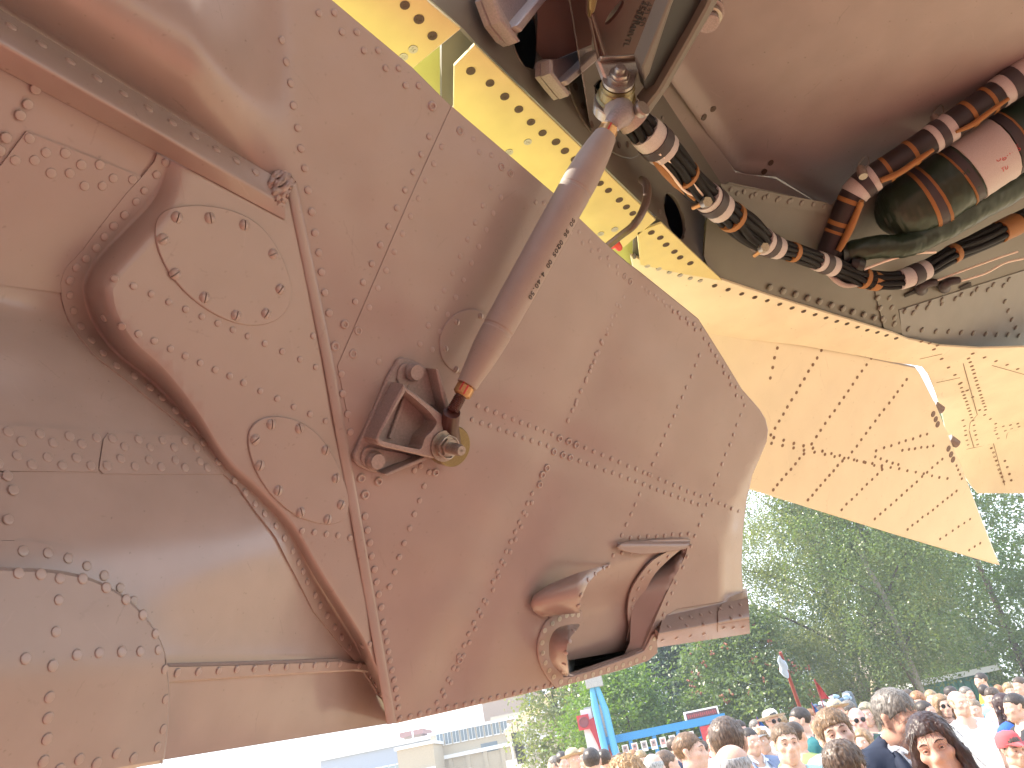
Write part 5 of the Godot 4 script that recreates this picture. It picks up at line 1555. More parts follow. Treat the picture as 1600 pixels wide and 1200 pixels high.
	for i in 90:
		var u := r2.randf_range(-0.30, 0.30)
		var v := r2.randf_range(-0.13, 0.13)
		var o := part("patch", ball(0.028 + r2.randf() * 0.012), tones[r2.randi() % 4], mc)
		o.transform = Transform3D(Basis(Vector3.BACK, 0.2).scaled(Vector3(1.2, 0.8, 0.5)), Vector3(u, m0.y + v * (1 - absf(u) * 0.8) + u * 0.2, 0.10 * cos(u * 4) * cos(v * 8) + r2.randf() * 0.02))
	part("frame_pole", tube([Vector3(0, 0, -0.05), Vector3(0, m0.y, -0.05)], [0.03, 0.03], 8), M.steel, mc)
	var g0 := at(1327, 1094, 12.5)
	var gs := thing("grey_post", Vector3(g0.x, 0, g0.z), "grey rounded loudspeaker post right of the mottled canopy", "post")
	part("post", lathe([Vector2(0.09, 0), Vector2(0.09, g0.y + 0.05), Vector2(0.075, g0.y + 0.12), Vector2(0, g0.y + 0.14)], 14), mat(lin(0.11, 0.13, 0.15), 0.7), gs)

# ---------------------------------------------------------------- trees
func leaf_crown(clumps: Array, per: int, leaf: float, hang: float, r: RandomNumberGenerator) -> ArrayMesh:
	var v := PackedVector3Array()
	var nn := PackedVector3Array()
	var idx := PackedInt32Array()
	for c in clumps:
		var o: Vector3 = c[0]
		var rad: float = c[1]
		var strands := int(per / 7.0)
		for s in strands:
			var dir := Vector3(r.randfn(), r.randfn() * 0.8, r.randfn()).normalized() * rad * pow(r.randf(), 0.5)
			var p := o + dir
			var step := Vector3(r.randfn() * 0.4, -hang + (1 - hang) * r.randfn() * 0.4, r.randfn() * 0.4).normalized() * leaf * (0.8 + 0.6 * hang)
			for k in 7:
				p += step + Vector3(r.randfn(), r.randfn(), r.randfn()) * leaf * 0.35
				var n := Vector3(r.randfn(), absf(r.randfn()) + 0.25, r.randfn()).normalized()
				var u := n.cross(Vector3(r.randfn(), r.randfn(), r.randfn())).normalized()
				var w := n.cross(u)
				var sz := leaf * r.randf_range(0.65, 1.25)
				var base := v.size()
				v.append_array(PackedVector3Array([p - u * sz * 0.5, p + w * sz * 0.32 + n * sz * 0.06, p + u * sz * 0.6, p - w * sz * 0.32 + n * sz * 0.06]))
				for q in 4: nn.append(n)
				idx.append_array(PackedInt32Array([base, base + 1, base + 2, base, base + 2, base + 3]))
	return commit(v, nn, idx)

func tree(called: String, base: Vector3, height: float, spread: float, o: Dictionary) -> void:
	var r := RandomNumberGenerator.new()
	r.seed = o.seed
	var t := thing(called, base, o.label, "tree", "trees behind the crowd")
	var bare: float = o.get("bare", 0.25)
	var cone: bool = o.get("cone", false)
	var bark: StandardMaterial3D = o.get("bark", M.bark)
	var tr := []
	for i in 8: tr.append(Vector3(r.randfn() * 0.06 * i * 0.3, height * 0.95 * i / 7.0, r.randfn() * 0.06 * i * 0.3))
	part("trunk", tube(curve(tr, 3), range(22).map(func(i): return lerpf(height * 0.013, height * 0.002, i / 21.0)), 10), bark, t)
	var clumps := []
	var n: int = o.get("clumps", 90)
	for i in n:
		var u := r.randf()
		var y := lerpf(bare, 1.0, pow(u, 0.9)) * height
		var f := (y / height - bare) / (1 - bare)
		var wide: float = (1.02 - f) if cone else sin(PI * clampf(0.12 + 0.83 * f, 0, 1)) ** 0.6
		var ang := r.randf() * TAU
		var dist: float = spread * wide * pow(r.randf_range(0.05, 1.0), 0.42)
		var c := Vector3(cos(ang) * dist, y, sin(ang) * dist)
		clumps.append([c, spread * r.randf_range(0.12, 0.26) * o.get("lump", 1.0)])
		if i % 16 == 0:
			var root: Vector3 = tr[clampi(int(y / height * 6), 0, 6)]
			part("limb", tube(curve([root, root.lerp(c, 0.5) + Vector3(0, 0.25 if not cone else 0.0, 0), c], 3), [height * 0.004, height * 0.0036, height * 0.003, height * 0.0026, height * 0.002, height * 0.0016, height * 0.001], 6), M.bark, t)
	part("crown", leaf_crown(clumps, o.get("per", 200), o.get("leaf", 0.12), o.get("hang", 0.2), r), o.mat, t)

func leaf_mat(r: float, g: float, b: float) -> StandardMaterial3D:
	var m := grain(mat(lin(r, g, b), 0.36), M.seal.albedo_texture, 1.5)
	m.backlight_enabled = true
	m.backlight = lin(minf(r * 3.4, 1), minf(g * 3.4, 1), b * 1.6)
	return m

func build_trees() -> void:
	M.bark = grain(mat(lin(0.11, 0.08, 0.06), 0.9), M.seal.albedo_texture, 2)
	M.birch_bark = grain(mat(lin(0.26, 0.24, 0.21), 0.8), M.oxide.albedo_texture, 2)
	var mid := leaf_mat(0.20, 0.26, 0.11)
	var light := leaf_mat(0.29, 0.34, 0.17)
	var deep := leaf_mat(0.09, 0.14, 0.075)
	var bright := leaf_mat(0.23, 0.33, 0.09)
	var g := func(x: float, y: float, d: float) -> Vector3: return wp(x, y, d) * Vector3(1, 0, 1)
	tree("roadside_tree", g.call(884, 1160, 31), 6.0, 1.6, {"seed": 2, "mat": light, "clumps": 60, "per": 170, "leaf": 0.13, "bare": 0.2, "label": "loose pale green tree between the stage canopy and the concrete pylon"})
	tree("bushy_tree", g.call(975, 1120, 27), 4.2, 1.9, {"seed": 3, "mat": bright, "clumps": 80, "per": 220, "leaf": 0.12, "bare": 0.1, "label": "bright green bushy tree behind the left end of the blue board"})
	tree("bushy_tree", g.call(935, 1090, 34), 6.2, 1.7, {"seed": 13, "mat": light, "clumps": 50, "per": 170, "leaf": 0.13, "bare": 0.15, "label": "pale bushy tree behind the blue mast"})
	tree("spruce", g.call(1042, 1080, 31), 8.0, 2.6, {"seed": 4, "mat": deep, "clumps": 150, "per": 240, "leaf": 0.12, "bare": 0.02, "cone": true, "hang": 0.5, "label": "dark spruce behind the middle of the blue board"})
	tree("spruce", g.call(1100, 1060, 33), 8.4, 2.4, {"seed": 5, "mat": deep, "clumps": 150, "per": 240, "leaf": 0.12, "bare": 0.02, "cone": true, "hang": 0.5, "label": "dark spruce behind the display sign"})
	tree("rowan", g.call(1168, 1080, 26), 5.2, 2.0, {"seed": 6, "mat": mid, "clumps": 120, "per": 240, "leaf": 0.11, "bare": 0.12, "label": "rowan with clusters of red berries left of the flag pole"})
	berries(g.call(1168, 1080, 26))
	tree("birch", g.call(1352, 1080, 28), 12.5, 3.7, {"seed": 7, "mat": light, "clumps": 380, "per": 250, "leaf": 0.085, "bare": 0.16, "hang": 0.9, "lump": 0.8, "bark": M.birch_bark, "label": "big weeping birch behind the suited man, tallest tree in the view"})
	tree("birch", g.call(1438, 1080, 26), 11.0, 2.8, {"seed": 8, "mat": mid, "clumps": 200, "per": 240, "leaf": 0.09, "bare": 0.2, "hang": 0.8, "bark": M.birch_bark, "label": "birch with pale speckled trunk left of the green garage"})
	tree("maple", g.call(1500, 1050, 36), 12.0, 4.2, {"seed": 9, "mat": bright, "clumps": 210, "per": 200, "leaf": 0.14, "bare": 0.15, "label": "yellow green maple behind the green garage"})
	tree("maple", g.call(1600, 1040, 30), 11.5, 3.6, {"seed": 10, "mat": mid, "clumps": 210, "per": 200, "leaf": 0.13, "bare": 0.12, "label": "maple at the right edge beyond the wing tip"})
	tree("maple", g.call(1400, 1060, 44), 13.0, 4.5, {"seed": 12, "mat": deep, "clumps": 150, "per": 240, "leaf": 0.15, "bare": 0.08, "label": "dark tree farther back behind the pale house"})
	tree("maple", g.call(1262, 1090, 42), 6.0, 3.4, {"seed": 14, "mat": deep, "clumps": 110, "per": 220, "leaf": 0.14, "bare": 0.05, "label": "dark low tree farther back behind the flag pole"})

func berries(base: Vector3) -> void:
	var r := RandomNumberGenerator.new()
	r.seed = 66
	var st := SurfaceTool.new()
	var b := ball(0.035)
	for i in 90:
		var a := r.randf() * TAU
		var y := r.randf_range(1.2, 4.6)
		var w := 1.9 * sin(PI * clampf(y / 5.4, 0, 1))
		var c := Vector3(cos(a) * w, y, sin(a) * w) * Vector3(r.randf_range(0.8, 1.02), 1, r.randf_range(0.8, 1.02))
		for k in 4: st.append_from(b, 0, Transform3D(Basis(), c + Vector3(r.randfn(), r.randfn(), r.randfn()) * 0.05))
	for o in get_children():
		if o.has_meta("category") and str(o.name).begins_with("rowan"): tag(part("berries", st.commit(), mat(lin(0.26, 0.09, 0.05), 0.5), o), "", "", "", "stuff")

func build_added_block() -> void:   # unseen block, added to darken the reflections in the glossy belly
	var h := thing("added_block", Vector3(-4, 0, 19), "long low dark block added unseen behind the camera to darken the belly reflections", "building")
	boxed("wall", Vector3(-16, 0, 0), Vector3(16, 3.5, 8), M.teal, h)
	boxed("roof", Vector3(-16.4, 3.5, -0.4), Vector3(16.4, 3.8, 8.4), M.roofing, h)
	for i in 6: boxed("door", Vector3(-14 + i * 5, 0, -0.08), Vector3(-10.5 + i * 5, 3.0, 0), M.oxide, h)

# ---------------------------------------------------------------- people: fields of tapered capsules, meshed as surface nets
class Field:
	var a := PackedVector3Array()
	var b := PackedVector3Array()
	var ra := PackedFloat32Array()
	var rb := PackedFloat32Array()
	var ell := []      # [centre, radii] ellipsoids
	var cut := []      # [centre, radii] ellipsoids taken away
	var k := 0.03
	var rough := 0.0
	var noise: FastNoiseLite
	var keep = null
	func cap(p: Vector3, q: Vector3, r: float, s: float) -> void:
		a.append(p)
		b.append(q)
		ra.append(r)
		rb.append(s)
	func both(p: Vector3, q: Vector3, r: float, s: float) -> void:
		cap(p, q, r, s)
		cap(p * Vector3(-1, 1, 1), q * Vector3(-1, 1, 1), r, s)
	func at(p: Vector3) -> float:
		var d := 9.0
		for i in a.size():
			var pa := p - a[i]
			var ba := b[i] - a[i]
			var h := clampf(pa.dot(ba) / maxf(ba.length_squared(), 1e-9), 0, 1)
			var e := (pa - ba * h).length() - lerpf(ra[i], rb[i], h)
			var m := maxf(k - absf(d - e), 0) / k
			d = minf(d, e) - m * m * k * 0.25
		for q in ell:
			var v: Vector3 = (p - q[0]) / q[1]
			var l := v.length()
			var e := (l - 1) * l / maxf((v / q[1]).length(), 1e-6)
			var kk: float = q[2] if q.size() > 2 else k
			var m := maxf(kk - absf(d - e), 0) / kk
			d = minf(d, e) - m * m * kk * 0.25
		for q in cut:
			var v: Vector3 = (p - q[0]) / q[1]
			var l := v.length()
			var e := -(l - 1) * l / maxf((v / q[1]).length(), 1e-6)
			var kk: float = q[2]
			var m := maxf(kk - absf(d - e), 0) / kk
			d = maxf(d, e) + m * m * kk * 0.25
		if rough > 0: d += rough * noise.get_noise_3d(p.x * 420, p.y * 130, p.z * 420)
		if keep != null: d = maxf(d, keep.call(p))
		return d

const C8 := [Vector3i(0, 0, 0), Vector3i(1, 0, 0), Vector3i(0, 1, 0), Vector3i(1, 1, 0), Vector3i(0, 0, 1), Vector3i(1, 0, 1), Vector3i(0, 1, 1), Vector3i(1, 1, 1)]
const E12 := [[0, 1], [2, 3], [4, 5], [6, 7], [0, 2], [1, 3], [4, 6], [5, 7], [0, 4], [1, 5], [2, 6], [3, 7]]

func net(f: Field, seeds: Array, cell: float) -> Array:   # [vertices, normals, indices]
	var val := {}
	var vid := {}
	var v := PackedVector3Array()
	var todo := []
	for s in seeds:   # walk outwards from inside the body to its surface
		var p: Vector3 = s
		for i in 400:
			if f.at(p) > 0: break
			p.x += cell * 0.5
		for dx in [-1, 0, 1]: todo.append(Vector3i((p / cell).floor()) + Vector3i(dx, 0, 0))
	var seen := {}
	var c := PackedFloat32Array()
	c.resize(8)
	while todo:
		var q: Vector3i = todo.pop_back()
		if seen.has(q): continue
		seen[q] = true
		var neg := 0
		for i in 8:
			var g: Vector3i = q + C8[i]
			if not val.has(g): val[g] = f.at(Vector3(g) * cell)
			c[i] = val[g]
			if c[i] < 0: neg += 1
		if neg == 0 or neg == 8: continue
		var sum := Vector3.ZERO
		var n := 0
		for e in E12:
			var x: float = c[e[0]]
			var y: float = c[e[1]]
			if (x < 0) != (y < 0):
				sum += Vector3(C8[e[0]]).lerp(Vector3(C8[e[1]]), x / (x - y))
				n += 1
		vid[q] = v.size()
		v.append((Vector3(q) + sum / n) * cell)
		for d in [Vector3i(1, 0, 0), Vector3i(0, 1, 0), Vector3i(0, 0, 1)]:
			todo.append(q + d)
			todo.append(q - d)
	var idx := PackedInt32Array()
	var nn := PackedVector3Array()
	nn.resize(v.size())
	for q in vid:
		for ax in 3:
			var d := Vector3i.ZERO
			d[ax] = 1
			var s0: float = val[q]
			var s1: float = val[q + d]
			if (s0 < 0) == (s1 < 0): continue
			var u := Vector3i.ZERO
			u[(ax + 1) % 3] = 1
			var w := Vector3i.ZERO
			w[(ax + 2) % 3] = 1
			if not (vid.has(q - u) and vid.has(q - w) and vid.has(q - u - w)): continue
			var i0: int = vid[q]
			var i1: int = vid[q - u]
			var i2: int = vid[q - u - w]
			var i3: int = vid[q - w]
			if s0 < 0: idx.append_array(PackedInt32Array([i0, i2, i1, i0, i3, i2]))
			else: idx.append_array(PackedInt32Array([i0, i1, i2, i0, i2, i3]))
	for i in range(0, idx.size(), 3):
		var n := -(v[idx[i + 1]] - v[idx[i]]).cross(v[idx[i + 2]] - v[idx[i]])
		for k in 3: nn[idx[i + k]] += n
	# outward: the field grows along the normal
	var flip := 0
	for i in range(0, v.size(), maxi(1, v.size() / 40)):
		if f.at(v[i] + nn[i].normalized() * cell) < f.at(v[i] - nn[i].normalized() * cell): flip += 1
		else: flip -= 1
	for i in nn.size(): nn[i] = nn[i].normalized() * (-1.0 if flip > 0 else 1.0)
	return [v, nn, idx]

func moved(m: Array, t: Transform3D) -> Array:
	var v := PackedVector3Array()
	var n := PackedVector3Array()
	for p in m[0]: v.append(t * p)
	for p in m[1]: n.append((t.basis * p).normalized())
	return [v, n, m[2]]

func joined(list: Array) -> Array:
	var v := PackedVector3Array()
	var n := PackedVector3Array()
	var idx := PackedInt32Array()
	for m in list:
		var base := v.size()
		v.append_array(m[0])
		n.append_array(m[1])
		for i in m[2]: idx.append(i + base)
	return [v, n, idx]

func net_mesh(m: Array) -> ArrayMesh:
	return commit(m[0], m[1], m[2])

func body_bones(f: Field, female: bool, grow := 0.0, from := "all") -> void:
	var sh := 0.165 if female else 0.185
	if from in ["all", "torso"]:
		f.both(Vector3(0.055, 0.98, 0), Vector3(0.05, 1.12, 0.005), 0.115 + grow, (0.095 if female else 0.108) + grow)
		f.both(Vector3(0.05, 1.12, 0.005), Vector3(0.075, 1.34, 0.0), (0.095 if female else 0.108) + grow, 0.105 + grow)
		if female: f.both(Vector3(0.07, 1.27, 0.075), Vector3(0.07, 1.28, 0.09), 0.055 + grow, 0.05 + grow)
		f.both(Vector3(0.05, 1.43, -0.015), Vector3(sh - 0.01, 1.41, -0.015), 0.06 + grow, 0.055 + grow)
		f.both(Vector3(0.0, 1.47, -0.02), Vector3(sh - 0.05, 1.43, -0.02), 0.045 + grow, 0.04 + grow)
	if from in ["all", "torso", "sleeve"]:
		var elbow := Vector3(sh + 0.05, 1.13, -0.03)
		f.both(Vector3(sh, 1.40, -0.015), elbow if from != "torso" else Vector3(sh, 1.40, -0.015).lerp(elbow, 0.62), 0.053 + grow, 0.042 + grow * 1.6)
		if from != "torso": f.both(elbow, Vector3(sh + 0.05, 0.88, 0.05), 0.042 + grow, 0.029 + grow)
	if from == "all": f.cap(Vector3(0, 1.44, -0.02), Vector3(0, 1.62, 0.0), 0.056 if not female else 0.048, 0.053 if not female else 0.045)
	if from in ["all", "legs"]:
		if from == "legs": f.both(Vector3(0.055, 0.98, 0), Vector3(0.05, 1.04, 0.0), 0.118 + grow, 0.11 + grow)
		f.both(Vector3(0.085, 0.93, 0), Vector3(0.10, 0.5, 0.01), 0.088 + grow, 0.056 + grow)
		f.both(Vector3(0.10, 0.5, 0.01), Vector3(0.10, 0.1, -0.02), 0.054 + grow, 0.042 + grow)
		if from == "all": f.both(Vector3(0.10, 0.05, -0.04), Vector3(0.115, 0.035, 0.14), 0.042, 0.032)

func hand_field(side: float) -> Field:   # a relaxed hand hanging from the wrist at the origin
	var f := Field.new()
	f.k = 0.008
	f.cap(Vector3(0, 0.03, 0), Vector3(0, -0.03, 0.004), 0.026, 0.026)
	for i in 4:
		var z := 0.03 - i * 0.02
		f.cap(Vector3(0, -0.02, z * 0.6), Vector3(0, -0.085, z), 0.016, 0.011)
		var l: float = [0.038, 0.044, 0.041, 0.031][i]
		var k1 := Vector3(-0.006 * side, -0.09 - l, z * 1.15)
		f.cap(Vector3(0, -0.088, z), k1, 0.0095, 0.0088)
		f.cap(k1, k1 + Vector3(-0.02 * side, -l * 0.75, 0), 0.0088, 0.0075)
	f.cap(Vector3(0, -0.025, 0.022), Vector3(-0.008 * side, -0.06, 0.052), 0.013, 0.011)
	f.cap(Vector3(-0.008 * side, -0.06, 0.052), Vector3(-0.016 * side, -0.095, 0.056), 0.0105, 0.0085)
	return f

func head_field(female: bool, child := false) -> Field:
	var f := Field.new()
	f.k = 0.02
	var jaw := 0.053 if female else 0.058
	f.ell = [[Vector3(0, 0.036, -0.014), Vector3(0.0755, 0.086, 0.096), 0.02], [Vector3(0, -0.035, 0.022), Vector3(jaw, 0.086, 0.067), 0.03], [Vector3(0, -0.1, 0.058), Vector3(0.025, 0.019, 0.024), 0.03],
		[Vector3(0.043, -0.02, 0.054), Vector3(0.024, 0.02, 0.026), 0.02], [Vector3(-0.043, -0.02, 0.054), Vector3(0.024, 0.02, 0.026), 0.02],
		[Vector3(0.03, -0.075, -0.002), Vector3(0.03, 0.024, 0.05), 0.03], [Vector3(-0.03, -0.075, -0.002), Vector3(0.03, 0.024, 0.05), 0.03]]
	f.cut = [[Vector3(0.032, 0.004, 0.103), Vector3(0.021, 0.0145, 0.021), 0.012], [Vector3(-0.032, 0.004, 0.103), Vector3(0.021, 0.0145, 0.021), 0.012], [Vector3(0, -0.0695, 0.101), Vector3(0.023, 0.0022, 0.014), 0.003]]
	f.both(Vector3(0.014, 0.022, 0.082), Vector3(0.046, 0.021, 0.066), 0.012, 0.010)
	f.cap(Vector3(0, 0.014, 0.086), Vector3(0, -0.028, 0.103), 0.008, 0.0108)
	f.both(Vector3(0.011, -0.034, 0.094), Vector3(0.010, -0.034, 0.09), 0.0085, 0.009)
	f.cap(Vector3(-0.016, -0.064, 0.082), Vector3(0.016, -0.064, 0.082), 0.0085, 0.0085)
	f.cap(Vector3(-0.013, -0.0755, 0.081), Vector3(0.013, -0.0755, 0.081), 0.009, 0.009)
	f.both(Vector3(0.076, 0.016, -0.014), Vector3(0.073, -0.022, 0.0), 0.012, 0.008)
	f.cap(Vector3(0, -0.06, -0.02), Vector3(0, -0.19, -0.03), 0.053 if not female else 0.046, 0.056 if not female else 0.048)
	return f

func hair_field(style: String) -> Field:
	var f := Field.new()
	f.k = 0.02
	var n := FastNoiseLite.new()
	n.seed = 21
	n.frequency = 0.16
	f.noise = n
	f.rough = 0.006
	var line := 0.052      # hairline height over the brow
	if style == "short":
		f.ell = [[Vector3(0, 0.042, -0.018), Vector3(0.081, 0.090, 0.099), 0.02]]
		f.keep = func(p: Vector3) -> float: return maxf(0.052 - p.y - maxf(0, 0.055 - p.z) * 0.95, -(p.y + 0.075))
	elif style == "bald":
		f.ell = [[Vector3(0, 0.03, -0.018), Vector3(0.079, 0.086, 0.099), 0.02]]
		f.keep = func(p: Vector3) -> float: return maxf(maxf(p.y - 0.07 + maxf(0, p.z) * 0.5, p.z - 0.03), -(p.y + 0.06))
	elif style == "thick":
		f.rough = 0.010
		f.ell = [[Vector3(0, 0.048, -0.016), Vector3(0.088, 0.096, 0.106), 0.02]]
		f.keep = func(p: Vector3) -> float: return maxf(0.046 - p.y - maxf(0, 0.06 - p.z) * 1.15, -(p.y + 0.085))
	elif style == "curly":
		f.rough = 0.016
		n.frequency = 0.12
		f.ell = [[Vector3(0, 0.045, -0.02), Vector3(0.11, 0.108, 0.118), 0.02]]
		f.keep = func(p: Vector3) -> float: return maxf(0.05 - p.y - maxf(0, 0.06 - p.z) * 1.2, -(p.y + 0.12))
	else:   # long
		f.rough = 0.008
		f.ell = [[Vector3(0, 0.045, -0.018), Vector3(0.087, 0.094, 0.105), 0.02], [Vector3(0, -0.06, -0.06), Vector3(0.088, 0.15, 0.06), 0.04]]
		f.both(Vector3(0.062, 0.06, 0.045), Vector3(0.083, -0.04, 0.028), 0.020, 0.024)
		f.both(Vector3(0.083, -0.04, 0.028), Vector3(0.09, -0.16, 0.03), 0.024, 0.03)
		f.both(Vector3(0.09, -0.16, 0.03), Vector3(0.105, -0.27, 0.05), 0.03, 0.022)
		f.both(Vector3(0.06, -0.16, -0.05), Vector3(0.07, -0.3, -0.05), 0.05, 0.035)
		f.keep = func(p: Vector3) -> float: return maxf(0.058 - p.y - maxf(0, 0.066 - p.z) * 1.6, -9.0) if absf(p.x) < 0.05 else -1.0
	return f

var nets := {}

func cached(key: String, make: Callable) -> Array:
	if not nets.has(key): nets[key] = make.call()
	return nets[key]

func body_net(female: bool, cell: float) -> Array:
	return cached("body%s%s" % [female, cell], func() -> Array:
		var f := Field.new()
		f.k = 0.05
		body_bones(f, female)
		return net(f, [Vector3(0.02, 1.1, 0)], cell))

func hands_net(female: bool) -> Array:
	return cached("hands%s" % female, func() -> Array:
		var sh := 0.165 if female else 0.185
		var l := []
		for s in [-1.0, 1.0]: l.append(moved(net(hand_field(s), [Vector3(0, 0, 0)], 0.0055), Transform3D(Basis(Vector3.RIGHT, -0.25), Vector3(s * (sh + 0.05), 0.86, 0.055))))
		return joined(l))

func cloth_net(what: String, female: bool, cell: float) -> Array:
	return cached(what + str(female) + str(cell), func() -> Array:
		var f := Field.new()
		f.k = 0.05
		var n := FastNoiseLite.new()
		n.seed = 5
		n.frequency = 0.02
		f.noise = n
		f.rough = 0.013
		if what == "shirt":
			body_bones(f, female, 0.012, "torso")
			f.keep = func(p: Vector3) -> float: return maxf(0.90 - p.y, -maxf(Vector2(p.x, p.z - 0.005).length() - 0.071, 1.435 - p.z * 0.45 - p.y))
		elif what == "long":
			body_bones(f, female, 0.013, "torso")
			body_bones(f, female, 0.012, "sleeve")
			f.keep = func(p: Vector3) -> float: return maxf(0.90 - p.y, -maxf(Vector2(p.x * (0.7 if female else 1.0), p.z - 0.005).length() - (0.082 if female else 0.068), 1.44 - p.z * (0.8 if female else 0.4) - p.y))
		elif what == "jacket":
			body_bones(f, female, 0.026, "torso")
			body_bones(f, female, 0.022, "sleeve")
			f.keep = func(p: Vector3) -> float: return maxf(0.78 - p.y, maxf(-maxf(Vector2(p.x, p.z).length() - 0.072, 1.44 - p.y), (0.012 + (p.y - 1.08) * 0.21) - absf(p.x) if p.z > 0.03 and p.y > 1.08 else -1.0))
		else:
			f.rough = 0.006
			body_bones(f, female, 0.014, "legs")
			f.keep = func(p: Vector3) -> float: return maxf(0.07 - p.y, p.y - 1.03)
		var seeds := [Vector3(0.02, 1.15, 0)] if what != "legs" else [Vector3(0.02, 0.98, 0)]
		return net(f, seeds, cell))

func skin(r := 0.64, g := 0.41, b := 0.31) -> StandardMaterial3D:
	var key := "skin%.2f%.2f" % [r, g]
	if not M.has(key):
		M[key] = grain(mat(lin(r, g, b), 0.62), M.paint.albedo_texture, 9)
		M[key].metallic_specular = 0.35
		M[key].subsurf_scatter_enabled = true
		M[key].subsurf_scatter_strength = 0.15
	return M[key]

func cloth(r: float, g: float, b: float) -> StandardMaterial3D:
	var key := "cloth%.2f%.2f%.2f" % [r, g, b]
	if not M.has(key): M[key] = grain(mat(lin(r, g, b), 0.85), M.paint.albedo_texture, 4)
	return M[key]

func hair_mat(r: float, g: float, b: float) -> StandardMaterial3D:
	var key := "hair%.2f%.2f" % [r, g]
	if not M.has(key):
		M[key] = grain(mat(lin(minf(r * 2.1, 0.8), minf(g * 2.1, 0.8), minf(b * 2.1, 0.8)), 0.45), M.streak, 1)
		M[key].uv1_world_triplanar = false
		M[key].uv1_scale = Vector3(26, 4, 26)
	return M[key]

